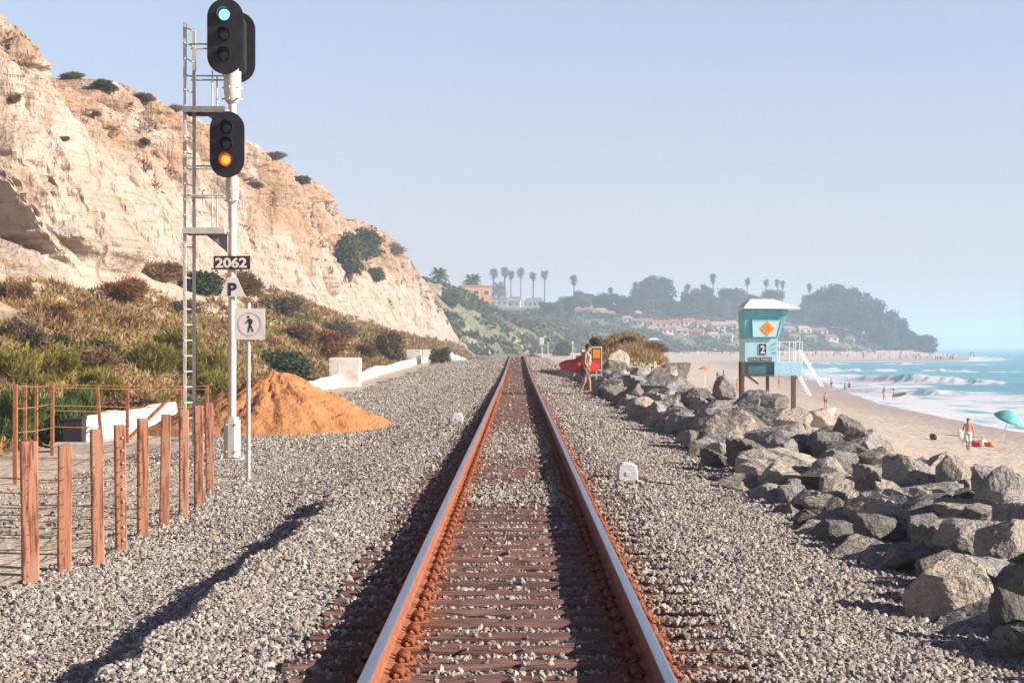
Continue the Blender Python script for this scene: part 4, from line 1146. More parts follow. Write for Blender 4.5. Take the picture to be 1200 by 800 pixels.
# the rest of the pile
fill = []
for it in range(9000):
    Y = 8.3 * (125 / 8.3) ** rnd.random(); x = rnd.uniform(3.25, 6.1 if Y < 55 else 7.4)
    if rnd.random() < 0.3: x = rnd.uniform(3.25, 4.6)
    r = rnd.choice((.22, .30, .38, .46, .56, .66, .74)) * (1.0 if Y < 40 else 1.25)
    if x < 3.6: r = min(r, .36)
    z = float(rip_z(np.array(x), np.array(Y))) - r * 0.42
    if any((x - a) ** 2 + (Y - b) ** 2 + (z - c) ** 2 < (0.60 * (r + d)) ** 2 for a, b, c, d, e, o in PLACED): continue
    if len(fill) >= 252: break
    # keep the surfer's stretch of gravel free
    if 60 < Y < 76 and x < 3.7: continue
    t = rnd.choices(('rock_grey', 'rock_tan', 'rock_dark'), (.55, .22, .23))[0]
    o = put_rock((x, Y, z), r * rnd.uniform(.9, 1.25), r * rnd.uniform(.8, 1.15), r * rnd.uniform(.62, .92), t)
    fill.append((x, Y, r, t, o))
rows = {'gravel edge': [], 'lower row': [], 'upper row': [], 'crest': [], 'beach side': []}
for x, Y, r, t, o in fill:
    rows['gravel edge' if x < 3.75 else 'lower row' if x < 4.5 else 'upper row' if x < 5.3 else 'crest' if x < 6.2 else 'beach side'].append((Y, r, t, o))
for rn, lst in rows.items():
    for i, (Y, r, t, o) in enumerate(sorted(lst, key=lambda q: q[0])):
        o['label'] = '%s %s boulder, %s from the near end of the sea wall\'s %s' % ('small' if r < .4 else 'medium' if r < .6 else 'large', {'rock_grey': 'grey', 'rock_tan': 'tan', 'rock_dark': 'dark'}[t], ordinal(i + 1), rn)

# ------------------------------------------------------------------ post and wire fence
FX, FZ = -4.52, -0.41
fence = empty('post_fence', (FX, 20, FZ), 'fence of nine square reddish wooden posts strung with wire beside the gravel', 'fence')
POSTS = [(35.5, 24, 517, 686), (75, 19.5, 522, 672), (115, 17, 502.5, 665), (142, 15.5, 497.5, 649), (167, 15, 490, 630), (192, 14, 485, 619), (215, 13, 480, 606), (233, 13, 475, 596), (246, 11.5, 472, 580)]
ptops = []
for i, (pxc, w, ytop, ybase) in enumerate(POSTS):
    Y = (CAMZ - FZ) * F / (ybase - VY)
    s = Y / F
    b = at(pxc, ybase, Y); h = (ybase - ytop) * s
    m = MB(); W = w * s * 0.80
    m.box((0, 0, h / 2 - 0.15), (W, W, h + 0.3))
    o = m.build('post', M['post'], fence, bevel=0.012)
    o.location = (b.x - FX, b.y - 20, 0)
    o.rotation_euler = (R(rnd.uniform(-1, 1)), R(rnd.uniform(-1.2, 1.2) - (1.5 if i == 0 else 0)), R(18 + rnd.uniform(-4, 4)))
    ptops.append((b.x - FX, b.y - 20, h, W))
    if i == 3:
        m = MB()
        for k in range(9): m.ball((0.02, -W / 2 - .008, 0.16 + k * (h - .3) / 8), (.014, .012, .014), 8, 6)
        bb = m.build('bolt', M['galv'], o, smooth=True)
for k in range(9):
    fz = 0.10 + k * 0.125
    m = MB()
    pts = []
    for (x, y, h, W) in ptops:
        pts.append((x, y - W / 2 - .012, fz * h / 1.32 * 1.0))
    full = []
    for a, b in zip(pts[:-1], pts[1:]):
        for q in range(5):
            t = q / 5
            full.append((a[0] + (b[0] - a[0]) * t, a[1] + (b[1] - a[1]) * t, a[2] + (b[2] - a[2]) * t - 0.03 * 4 * t * (1 - t)))
    full.append(pts[-1])
    m.tube(full, 0.0045, 5)
    m.build('wire', M['wire'], fence)
for k in range(6):
    m = MB(); z = 0.22 + k * 0.14
    a = ptops[2]
    m.tube([(a[0], a[1], z), (a[0] - .5, a[1] - .2, z - .02), (a[0] - 1.3, a[1] - .3, z + .02 * (k % 3)), (a[0] - 3.2, a[1] - .2, z - .01 * k)], 0.005, 5)
    m.build('wire', M['wire'], fence)

# ------------------------------------------------------------------ rusty back fence
BY, BZ = 36.0, -0.45
back = empty('rusty_fence', (at(130, 0, BY).x, BY, BZ), 'thin rusty post and wire fence in front of the green shrubs', 'fence')
ox = back.location.x
bp = [(17.5, 450, 550, 0, 29), (29, 451, 520, 0, 36), (42, 450, 520, 0, 36), (61, 448, 518, 0, 36), (118, 453, 505, -5, 37), (149, 449, 500, 0, 37.5), (211, 452, 500, 0, 38), (242, 451, 500, 0, 38)]
for pxc, yt, yb, lean, Y in bp:
    a, b = at(pxc + lean * .5, yt, Y), at(pxc - lean * 0.5, yb, Y)
    m = MB(); m.box((0, 0, (a.z - (BZ - .1)) / 2), (0.07, 0.06, a.z - (BZ - .1)))
    o = m.build('post', M['rustpost'], back, bevel=.004); o.location = (b.x - ox, Y - BY, -0.1); o.rotation_euler = (0, R(lean), 0)
def bw(p0, p1, Y0, Y1, r=.008, nm='wire'):
    a, b = at(*p0, Y0), at(*p1, Y1)
    m = MB(); m.tube([a - back.location, (a + b) / 2 - back.location - Vector((0, 0, .02)), b - back.location], r, 5)
    m.build(nm, M['rustpost'], back)
for y in (450.5, 454, 475, 481, 500): bw((61, y), (245, y + 2), 36, 38)
for y in (479, 507): bw((17.5, y), (61, y - 6), 29, 36, .010)
for y in (452,): bw((17.5, y), (61, y), 29, 36, .010)
a, b = at(146, 518, 37.6), at(206, 459, 37.9)
m = MB(); m.tube([a - back.location, b - back.location], .045, 6); m.build('brace', M['rustpost'], back)

# low slab and white wall
m = MB()
a = at(62, 519, 37.5); b = at(236, 519, 37.5)
m.box(((a.x + b.x) / 2, 37.6, -0.36), (b.x - a.x, 0.5, 0.26)); 
o = m.build('concrete_kerb', M['concrete'], bevel=.02); tag(o, 'long low pale concrete kerb under the rusty fence', 'kerb')
a = at(86, 508, 39.5)
m = MB(); m.box((a.x, 39.6, -0.10), (0.42, 0.4, 0.55)); m.box((a.x, 39.6, 0.19), (0.46, 0.44, 0.05)); m.tube([(a.x - .1, 39.39, 0.05), (a.x + .1, 39.39, 0.05)], .02, 6)
o = m.build('equipment_box', M['dark_box'], bevel=.015); tag(o, 'black box on the ground at the left end of the white wall', 'box')

def wall_piece(y0, y1, step, h, x0, label, group='white walls along the slope foot'):
    m = MB(); yy = np.arange(y0, y1 + .01, step)
    P = []
    for y in yy:
        z = -0.47 + float(zt(y)); xx = x0(y); hh = h(y)
        P.append([(xx - .02, y, z - .2), (xx + .20 * -1, y, z + hh), (xx - .42, y, z + hh), (xx - .6, y, z - .2)])
    vs, fs = [], []
    for q in P: vs += q
    for i in range(len(P) - 1):
        for k in range(4):
            j = (k + 1) % 4
            fs.append((i * 4 + k, i * 4 + j, (i + 1) * 4 + j, (i + 1) * 4 + k))
    fs.append((0, 1, 2, 3)); e = (len(P) - 1) * 4; fs.append((e + 3, e + 2, e + 1, e))
    m.add(vs, fs)
    o = m.build('white_wall', M['white_wall'], bevel=.02); tag(o, label, 'wall', group)
    return o
def jit(y): return 0.03 * math.sin(y * .9) + .03 * math.sin(y * 2.3)
wall_piece(40.3, 52, 1.3, lambda y: .64 + jit(y), lambda y: -9.95, 'near low white wall behind the wooden posts')
wall_piece(80, 204, 3.1, lambda y: .62 + .06 * math.sin(y * .21) + jit(y), lambda y: -9.9 + .1 * math.sin(y * .13), 'long low white wall running along the gravel towards the track crest')
wall_piece(250, 330, 5, lambda y: 1.3 - (y - 250) * .006 + 2 * jit(y), lambda y: -9.4, 'farthest white wall, where the gravel meets the cliff foot')
def block(px0, px1, y0, y1, Y, label):
    a, b = at(px0, y1, Y), at(px1, y0, Y)
    w = b.x - a.x; zb = -0.45 + float(zt(Y)); h = b.z - zb
    m = MB(); m.box(((a.x + b.x) / 2, Y + w * .45, zb + h / 2 - .05), (w, w * .9, h + .1)); m.box(((a.x + b.x) / 2, Y + w * .45, zb + h + .02), (w * .94, w * .84, .06))
    o = m.build('concrete_block', M['white_wall'], bevel=.05); tag(o, label, 'concrete block', 'white blocks behind the wall')
block(385, 421, 420, 445, 98, 'large whitewashed block behind the near half of the white wall')
block(476, 493, 410, 426, 176, 'whitewashed block at the wall end, left of two')
block(495, 508, 410, 424, 186, 'whitewashed block at the wall end, right of two')

# ------------------------------------------------------------------ orange sand heap
def mound():
    cx_, cy_ = -6.55, 46.5
    n, mth = 56, 130
    v = [(cx_, cy_, 0)]; f = []
    rr = np.linspace(0, 1, n)
    A = np.linspace(0, 2 * PI, mth, endpoint=False)
    RR, AA = np.meshgrid(rr[1:], A, indexing='ij')
    rx = 3.25 * (1 + .10 * np.sin(2 * AA + .6) + .06 * np.sin(5 * AA) + .05 * RR * noise3(AA * 7, 0 * AA, seed=144)); ry = 3.0
    X = cx_ + RR * rx * np.cos(AA) + 0.15 * (1 - RR); Y_ = cy_ + RR * ry * np.sin(AA)
    prof_ = lambda r: interp(r, [(0, 1), (.06, .99), (.18, .90), (.8, .20), (.92, .07), (1, -.05)])
    ang = np.cos(AA)
    Z = -0.43 + 1.55 * prof_(RR) + 0.13 * sstep(1, .8, RR) * fbm(X / .7, Y_ / .7, seed=140, octv=5, gain=.65) + 0.05 * sstep(1, .9, RR) * np.clip(noise3(X / .16, Y_ / .16, seed=143), 0, 1) - 0.10 * np.clip(1 - np.abs(noise3(AA * 9, RR * 1.5, seed=141)) * 4, 0, 1) * sstep(0.05, .3, RR) * sstep(1, .8, RR)
    pts = np.concatenate([[[cx_ + .15, cy_, -0.43 + 1.55]], np.stack([X, Y_, Z], -1).reshape(-1, 3)])
    fs = []
    for k in range(mth): fs.append((0, 1 + k, 1 + (k + 1) % mth))
    for i in range(n - 2):
        for k in range(mth):
            a_, b_ = 1 + i * mth + k, 1 + i * mth + (k + 1) % mth
            fs.append((a_, a_ + mth, b_ + mth, b_))
    me = bpy.data.meshes.new('sand_heap'); me.from_pydata([tuple(p) for p in pts], [], fs)
    for p in me.polygons: p.use_smooth = True
    o = link('sand_heap', me, M['mound']); tag(o, 'heap of orange sand behind the signal mast', 'sand heap')
    o.name = 'sand_heap'
mound()

# ------------------------------------------------------------------ lettering
def text_mesh(s, size, depth, offset=0.0):
    c = bpy.data.curves.new('t', 'FONT'); c.body = s; c.size = size; c.extrude = depth; c.offset = offset
    c.align_x = 'CENTER'; c.align_y = 'CENTER'; c.resolution_u = 4
    o = bpy.data.objects.new('t', c); COL.objects.link(o)
    dg = bpy.context.evaluated_depsgraph_get()
    me = bpy.data.meshes.new_from_object(o.evaluated_get(dg))
    bpy.data.objects.remove(o); bpy.data.curves.remove(c)
    return me
def put_text(s, size, name, matl, parent, loc, offset=0.0, sx=1.0, w=None, h=None):
    me = text_mesh(s, size, 0.003, offset)
    co = np.array([v.co[:] for v in me.vertices]); mid = (co.max(0) + co.min(0)) / 2
    for v in me.vertices: v.co = v.co - Vector(mid)
    o = link(name, me, matl, parent, loc)
    ext = co.max(0) - co.min(0)
    o.rotation_euler = (PI / 2, 0, 0)
    o.scale = ((w / ext[0]) if w else sx, (h / ext[1]) if h else 1, 1)
    return o

# ------------------------------------------------------------------ railway signal
SY = 34.3
S = SY / F
bz = -0.44
sg = empty('railway_signal', (at(272, 520, SY).x, SY, bz), 'tall railway signal mast with two black three-lamp heads and a ladder', 'railway signal')
def sp(px, py): return Vector(((px - 272) * S, 0, at(px, py, SY).z - bz))   # in the signal's own frame
top = sp(272, 60).z
m = MB(); m.tube([(0, 0, 0.1), (0, 0, top)], 0.078, 20); m.build('mast', M['pole'], sg, smooth=True)
# base casing
m = MB()
z0, z1 = 0.10, sp(0, 488).z
for k in range(1):
    pts = [(0.17 * math.cos(a), 0.17 * math.sin(a)) for a in [PI / 8 + i * PI / 4 for i in range(8)]]
    m.prism(pts, z0, z1 - .06, 'z'); m.prism([(a * .8, b * .8) for a, b in pts], z1 - .062, z1, 'z')
bs = m.build('base_casing', M['galv'], sg, bevel=.008)
m = MB(); m.box((0, 0, 0.06), (0.44, 0.44, 0.05)); m.box((0, 0, 0.0), (0.36, .36, .09)); m.build('base_plate', M['pole'], sg, bevel=.006)
m = MB(); m.box((0, 0, -0.06), (0.62, 0.62, 0.10)); m.build('footing', M['concrete'], sg, bevel=.01)
m = MB()
for sx in (-1, 1):
    for sy in (-1, 1): m.tube([(sx * .18, sy * .18, .08), (sx * .18, sy * .18, .15)], .018, 6)
for sx in (-.09, .09):
    for z in (z0 + .12, z1 - .15): m.ball((sx, -.162, z), (.022, .016, .022), 8, 6)
m.build('bolt', M['galv'], bs)
# castings that carry the heads
for (px0, px1, y0, y1) in ((262, 282, 84, 121), (264, 279, 208, 240)):
    a, b = sp(px0, y1), sp(px1, y0); r = (b.x - a.x) / 2
    m = MB(); cx0 = 0
    m.tube([(cx0, 0, a.z), (cx0, 0, a.z + .06), (cx0, 0, a.z + .22), (cx0, 0, b.z)], [r * .62, r * .85, r, r * 1.02], 18)
    for q in range(6):
        an = q * PI / 3 + .3
        m.tube([(cx0 + r * .9 * math.cos(an), r * .9 * math.sin(an), a.z + .08), (cx0 + r * 1.25 * math.cos(an), r * 1.25 * math.sin(an), a.z + .08)], .02, 6)
        m.tube([(cx0 + r * .9 * math.cos(an), r * .9 * math.sin(an), a.z + .3), (cx0 + r * 1.2 * math.cos(an), r * 1.2 * math.sin(an), a.z + .3)], .018, 6)
    m.build('bracket_casting', M['pole'], sg, smooth=True)

def stadium(w, h, n=16):
    r = w / 2; pts = []
    for i in range(n + 1):
        a = PI * i / n; pts.append((r * math.cos(a), h / 2 - r + r * math.sin(a)))
    for i in range(n + 1):
        a = PI + PI * i / n; pts.append((r * math.cos(a), -h / 2 + r + r * math.sin(a)))
    return pts
def head(px0, px1, y0, y1, lamps, lit, name_lab, yoff=-0.17, back=False):
    cxp, cyp = (px0 + px1) / 2, (y0 + y1) / 2
    c = sp(cxp, cyp); w, h = (px1 - px0) * S, (y1 - y0) * S
    hd = bpy.data.objects.new('signal_head', None); COL.objects.link(hd); hd.parent = sg; hd.location = (c.x, yoff, c.z)
    hd['label'] = name_lab
    hd.rotation_euler = (0, 0, R(0 if not back else 180))
    m = MB(); m.prism(stadium(w, h), -.012, .012, 'y')
    rim = stadium(w, h)
    m.build('background_plate', M['sigblack'], hd, bevel=.004)
    m = MB(); m.prism(stadium(w * .52, h * .86), .013, .20, 'y'); m.build('lamp_case', M['sigblack'], hd, bevel=.02)
    for (lx, ly), on in zip(lamps, lit):
        q = sp(lx, ly) - c; q.y = 0
        # visor: open cylinder cut away below
        r = 0.135; n = 26; vs, fs = [], []
        for i in range(n + 1):
            a = PI / 2 - R(165) + R(330) * i / n
            ln = -0.04 - 0.17 * (0.5 + 0.5 * math.sin(a)) ** .7
            for rr_ in (r, r - .008):
                vs.append((q.x + rr_ * math.cos(a), -.013, q.z + rr_ * math.sin(a))); vs.append((q.x + rr_ * math.cos(a), ln, q.z + rr_ * math.sin(a)))
        for i in range(n):
            b0, b1 = i * 4, (i + 1) * 4
            fs += [(b0, b0 + 1, b1 + 1, b1), (b0 + 2, b1 + 2, b1 + 3, b0 + 3), (b0 + 1, b0 + 3, b1 + 3, b1 + 1), (b0, b1, b1 + 2, b0 + 2)]
        fs += [(0, 2, 3, 1), (n * 4, n * 4 + 1, n * 4 + 3, n * 4 + 2)]
        m = MB(); m.add(vs, fs); m.build('visor', M['hood'], hd, smooth=True)
        m = MB()
        if on == 'red':
            m.tube([(q.x, -.014, q.z), (q.x, -.03, q.z)], .128, 28); m.mi = 1
            m.tube([(q.x, -.031, q.z), (q.x, -.045, q.z)], .085, 28)
            o = m.build('lens', [M['lens_glow'], M['lens_red']], hd)
        else:
            rl = .11 if on else .118
            m.ball((q.x, -.014, q.z), (rl, .03, rl), 28, 10)
            o = m.build('lens', M['lens_green'] if on else M['lens_off'], hd, smooth=True)
        o['label'] = {'green': 'lit green lamp', 'red': 'lit red lamp glowing orange'}.get(on, 'unlit dark lamp')
    m = MB(); m.box((0, .16, -h * .30), (.1, .34, .16)); m.build('mounting', M['pole'], hd)
    return hd
head(246, 288, 2, 90, [(266, 21), (266, 44), (266, 67)], ['green', None, None], 'upper signal head with its green lamp lit', yoff=-.34)
head(254, 296, 10, 94, [(275, 27), (275, 50), (275, 73)], [None, None, None], 'rear signal head showing its black back plate', yoff=.34, back=True)
head(249, 289.5, 133, 210, [(269, 152), (269, 171), (268, 189.5)], [None, None, 'red'], 'lower signal head with its red lamp lit', yoff=-.34)

# ladder seen nearly edge-on, platforms and guards
lad = bpy.data.objects.new('ladder', None); COL.objects.link(lad); lad.parent = sg
A0, B0 = sp(218.6, 0), sp(224.6, 0)
zt_, zb_ = sp(0, 28).z, sp(0, 523).z
for (x, y, t) in ((A0.x, -.22, zt_), (B0.x, .22, zt_ - .05)):
    m = MB(); m.box((x, y, (t + zb_) / 2), (.062, .03, t - zb_)); m.box((x + .026, y + .02, (t + zb_) / 2), (.010, .045, t - zb_ - .01)); m.build('stile', M['galv'], lad, bevel=.004)
m = MB(); m.tube([(A0.x, -.25, 0), (B0.x, .25, 0)], .014, 8)
m.ball((A0.x, -.245, 0), (.022, .014, .022), 8, 5); m.ball((B0.x, .245, 0), (.022, .014, .022), 8, 5)
rme = m.mesh('rung'); rme.materials.append(M['galv'])
z = zb_ + .25
while z < zt_ - .1:
    o = bpy.data.objects.new('rung', rme); COL.objects.link(o); o.parent = lad; o.location = (0, 0, z); z += .305
for ytop, (ra, rb, gx) in ((127, (54, 91, 251)), (268, (196, 230, 251))):
    pf = bpy.data.objects.new('platform', None); COL.objects.link(pf); pf.parent = sg
    a, b = sp(217, ytop), sp(266, ytop)
    m = MB(); m.box(((a.x + b.x) / 2, 0, a.z - .012), (b.x - a.x, .62, .02))
    for yy in (-.31, .31): m.box(((a.x + b.x) / 2, yy, a.z - .055), (b.x - a.x + .01, .014, .12))
    for xx in (a.x + .02, b.x - .01): m.box((xx, 0, a.z - .055), (.014, .60, .115))
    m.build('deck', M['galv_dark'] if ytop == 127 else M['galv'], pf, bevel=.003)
    m = MB(); m.prism([(b.x - .42, a.z - .115), (b.x, a.z - .115), (b.x, a.z - .46)], -.01, .01, 'y'); m.build('gusset', M['galv_dark'], pf)
    m = MB()
    for yr in (ra, rb):
        q = sp(262, yr)
        for yy in (-.24, .29): m.tube([(A0.x + .03, yy, q.z), (b.x - .02, yy, q.z)], .017, 8)
    gxv = sp(gx, 0).x
    for yy in (-.24, .29): m.tube([(gxv, yy, a.z), (gxv, yy, sp(0, rb - 6).z)], .015, 8)
    m.build('guard_rail', M['galv'], pf, smooth=True)
    m = MB(); gx2 = sp(232.5, 0).x
    m.tube([(gx2, -.29, sp(0, ra + 6).z), (gx2 - .01, -.29, (sp(0, ra + 6).z + a.z) / 2), (gx2, -.29, a.z + .05)], .008, 6); m.build('chain', M['galv_dark'], pf)
    m = MB(); m.tube([(b.x - .04, -.1, a.z - .05), (0, 0, a.z - .05)], .03, 8); m.build('arm', M['galv'], pf)
# plates
a, b = sp(251, 316), sp(294, 300)
pl = MB().box(((a.x + b.x) / 2, -.10, (a.z + b.z) / 2), (b.x - a.x, .012, b.z - a.z)).build('number_plate', M['sign_brown'], sg, bevel=.002)
put_text('2062', .25, 'lettering', M['sign_white'], pl, ((a.x + b.x) / 2 - .015, -.1095, (a.z + b.z) / 2), offset=.009, w=(b.x - a.x) * .86, h=(b.z - a.z) * .76)
t1, t2, t3, t4 = sp(268, 325), sp(278, 325), sp(288.5, 348), sp(258.5, 348)
pp = MB().prism([(t4.x, t4.z), (t3.x, t3.z), (t2.x + .01, t2.z), (t1.x - .01, t1.z)], -.106, -.094, 'y').build('letter_plate', M['sign_white'], sg, bevel=.003)
q = sp(273.2, 339); put_text('P', .26, 'lettering', M['ink'], pp, (q.x, -.1095, q.z), offset=.008, w=10 * S, h=15 * S)
m = MB()
for yy in (308, 337): q = sp(272, yy); m.tube([(0, 0, q.z - .02), (0, 0, q.z + .02)], .092, 16)
m.build('clamp', M['galv_dark'], sg, smooth=True)

# ------------------------------------------------------------------ pedestrian sign
PY_ = 28.9; s_ = PY_ / F
gz = -0.42
ps = empty('pedestrian_sign', (at(291, 0, PY_).x, PY_, gz), 'square white no-walking sign on a thin grey post beside the gravel', 'sign')
def pp_(px, py): q = at(px, py, PY_); return Vector((q.x - ps.location.x, 0, q.z - gz))
MB().tube([(0, 0, -.1), (0, 0, pp_(0, 355).z)], .034, 14).build('post', M['galv'], ps, smooth=True)
a, b = pp_(275, 398), pp_(311, 361.5)
pan = MB().box(((a.x + b.x) / 2, -.045, (a.z + b.z) / 2), (b.x - a.x, .008, b.z - a.z)).build('sign_panel', M['sign_white'], ps, bevel=.003)
m = MB()
cx_, cz_ = (a.x + b.x) / 2, (a.z + b.z) / 2
n = 40
def ring(m, r0, r1, y):
    vs, fs = [], []
    for i in range(n):
        an = 2 * PI * i / n
        for rr_ in (r0, r1):
            for yy in (y, y + .001): vs.append((cx_ + rr_ * math.cos(an), yy, cz_ + rr_ * math.sin(an)))
    for i in range(n):
        j = (i + 1) % n
        fs += [(i * 4, i * 4 + 2, j * 4 + 2, j * 4), (i * 4 + 1, j * 4 + 1, j * 4 + 3, i * 4 + 3), (i * 4, j * 4, j * 4 + 1, i * 4 + 1), (i * 4 + 2, i * 4 + 3, j * 4 + 3, j * 4 + 2)]
    m.add(vs, fs)
ring(m, .175, .20, -.0525)
m.build('prohibition_ring', M['faded_red'], pan)
m = MB()
def stroke(pts, r): m.tube([(cx_ + x * .5, -.0535, cz_ + z * .5) for x, z in pts], [k * .5 for k in r], 8)
m.ball((cx_ - .022, -.0535, cz_ + .118), (.020, .003, .020), 12, 8)
stroke([(-.03, .18), (.01, .10), (.015, -.03)], [.035, .05, .035])
stroke([(.015, -.02), (-.02, -.13), (-.045, -.27)], [.032, .026, .02])
stroke([(.015, -.02), (.06, -.12), (.12, -.25)], [.030, .024, .018])
stroke([(-.02, .16), (-.09, .08), (-.13, .02)], [.022, .018, .014])
stroke([(.01, .17), (.085, .12), (.07, .01)], [.024, .02, .015])
for v_ in range(len(m.v)):
    x_, y_, z_ = m.v[v_]; m.v[v_] = (x_, -.0535 + max(-.002, min(.002, (y_ + .0535) * .1)), z_)
m.build('walking_figure', M['ink'], pan)
m = MB()
for zz in (a.z + .06, b.z - .06): m.tube([(0, -.055, zz), (0, .04, zz)], .008, 8)
m.build('bolt', M['galv_dark'], pan)

# ------------------------------------------------------------------ trackside boxes and cables
def trackbox(x, Y, label, sc=1.0):
    z = float(ballast_z(np.array(x), np.array(Y)))
    e = empty('trackside_box', (x, Y, z), label, 'trackside box', 'white boxes beside the rails')
    m = MB(); w, h, d = .28 * sc, .25 * sc, .34 * sc
    out = [(-w / 2 * .8, h * .12), (w / 2 * .9, 0.0), (w / 2, h * .5), (w / 2 * .86, h * .86), (w / 2 * .45, h), (-w / 2 * .55, h * 1.02), (-w / 2 * .92, h * .88), (-w / 2, h * .5)]
    out = [(-w / 2, -.03), (w / 2, -.03)] + out[2:]
    m.prism(out, -d / 2, d / 2, 'y'); o = m.build('housing', M['box_white'], e, bevel=.02)
    m = MB(); m.box((0, 0, -.01), (w * 1.15, d * 1.1, .04)); m.build('base', M['galv'], e, bevel=.006)
    m = MB(); m.tube([(w / 2, 0, .05), (w / 2 + .12, .02, .03), (w / 2 + .22, .1, -.02)], .018, 8); m.build('cable', M['wire'], e)
    m = MB(); m.box((0, -d / 2 - .004, h * .45), (.05, .012, .05)); m.build('latch', M['box_white'], e)
    return e
trackbox(1.53, 24.3, 'white domed box on the gravel right of the right rail')
trackbox(-1.45, 42.5, 'smaller looking white box far off on the gravel left of the left rail')
def cable(pts, label, r=.02):
    P = []
    for px, py in pts:
        q, n_ = hit(px, py)
        P.append((q.x, q.y, q.z + .035))
    o = MB().tube(P, r, 6).build('cable', M['wire']); tag(o, label, 'cable')
cable([(531, 495), (522, 502), (510, 505), (497, 510), (480, 516), (462, 520)], 'black cable trailing left over the gravel from the far white box', .022)
cable([(743, 562), (757, 566), (770, 568), (790, 571)], 'thin dark cable lying on gravel right of the near white box', .010)

# ------------------------------------------------------------------ people
def skin_mesh(J, E, sub=2):
    """J: name -> (x,y,z,rx,ry); grown as one continuous surface"""
    me = bpy.data.meshes.new('body')
    names = list(J); idx = {n: i for i, n in enumerate(names)}
    bm = bmesh.new()
    lay = bm.verts.layers.skin.verify()
    vs = [bm.verts.new(J[n][:3]) for n in names]
    for v_, n in zip(vs, names):
        v_[lay].radius = (J[n][3], J[n][4])
        if n == 'pelvis': v_[lay].use_root = True
    for a_, b_ in E: bm.edges.new((vs[idx[a_]], vs[idx[b_]]))
    bm.to_mesh(me); bm.free()
    o = bpy.data.objects.new('t', me); COL.objects.link(o)
    sk = o.modifiers.new('skin', 'SKIN'); sk.use_smooth_shade = True
    sb = o.modifiers.new('sub', 'SUBSURF'); sb.levels = sub; sb.render_levels = sub
    dg = bpy.context.evaluated_depsgraph_get()
    out = bpy.data.meshes.new_from_object(o.evaluated_get(dg))
    bpy.data.objects.remove(o); bpy.data.meshes.remove(me)
    for p in out.polygons: p.use_smooth = True
    return out
EDGES = [('pelvis', 'spine'), ('spine', 'chest'), ('chest', 'neck'), ('neck', 'jaw'), ('jaw', 'head'), ('head', 'crown'),
         ('chest', 'shL'), ('shL', 'elL'), ('elL', 'wrL'), ('wrL', 'paL'), ('chest', 'shR'), ('shR', 'elR'), ('elR', 'wrR'), ('wrR', 'paR'),
         ('pelvis', 'hipL'), ('hipL', 'knL'), ('knL', 'anL'), ('anL', 'toL'), ('pelvis', 'hipR'), ('hipR', 'knR'), ('knR', 'anR'), ('anR', 'toR')]
def pose(**kw):
    """figure facing +y, 1.75 m tall; keyword joints override the standing pose"""
    P = dict(pelvis=(0, 0, .95), spine=(0, 0, 1.14), chest=(0, 0, 1.34), neck=(0, .0, 1.49), jaw=(0, .02, 1.55), head=(0, .02, 1.645), crown=(0, .01, 1.715),
             shL=(-.185, 0, 1.41), elL=(-.25, -.02, 1.13), wrL=(-.26, .06, .88), paL=(-.26, .08, .79), shR=(.185, 0, 1.41), elR=(.25, -.02, 1.13), wrR=(.26, .06, .88), paR=(.26, .08, .79),
             hipL=(-.10, 0, .88), knL=(-.11, .03, .49), anL=(-.11, -.01, .085), toL=(-.12, .15, .03), hipR=(.10, 0, .88), knR=(.11, .03, .49), anR=(.11, -.01, .085), toR=(.12, .15, .03))
    P.update(kw)
    RAD = dict(pelvis=(.155, .11), spine=(.135, .10), chest=(.155, .115), neck=(.055, .058), jaw=(.062, .072), head=(.078, .098), crown=(.050, .062),
               sh=(.062, .062), el=(.042, .042), wr=(.028, .03), pa=(.022, .040), hip=(.095, .10), kn=(.058, .06), an=(.040, .045), to=(.042, .025))
    return {n: (*p, *RAD.get(n, RAD.get(n[:-1], (.05, .05)))) for n, p in P.items()}
def cover_mesh(J, parts, grow, name='shorts'):
    """a garment as tapered sleeves round chosen bones"""
    m = MB()
    for (a_, b_, t0, t1, r0, r1, fl) in parts:
        A, B = Vector(J[a_][:3]), Vector(J[b_][:3])
        p0, p1 = A.lerp(B, t0), A.lerp(B, t1)
        d = (p1 - p0); n_ = 16; vs, fs = [], []
        for i in range(4):
            c = p0.lerp(p1, i / 3); r = r0 + (r1 - r0) * i / 3
            for k in range(n_):
                an = 2 * PI * k / n_
                vs.append(c + Vector((r * math.cos(an), r * fl * math.sin(an), 0)))
        for i in range(3):
            for k in range(n_):
                a2, b2 = i * n_ + k, i * n_ + (k + 1) % n_
                fs.append((a2, b2, b2 + n_, a2 + n_))
        fs.append(tuple(reversed(range(n_)))); fs.append(tuple(range(3 * n_, 4 * n_)))
        m.add(vs, fs)
    return m
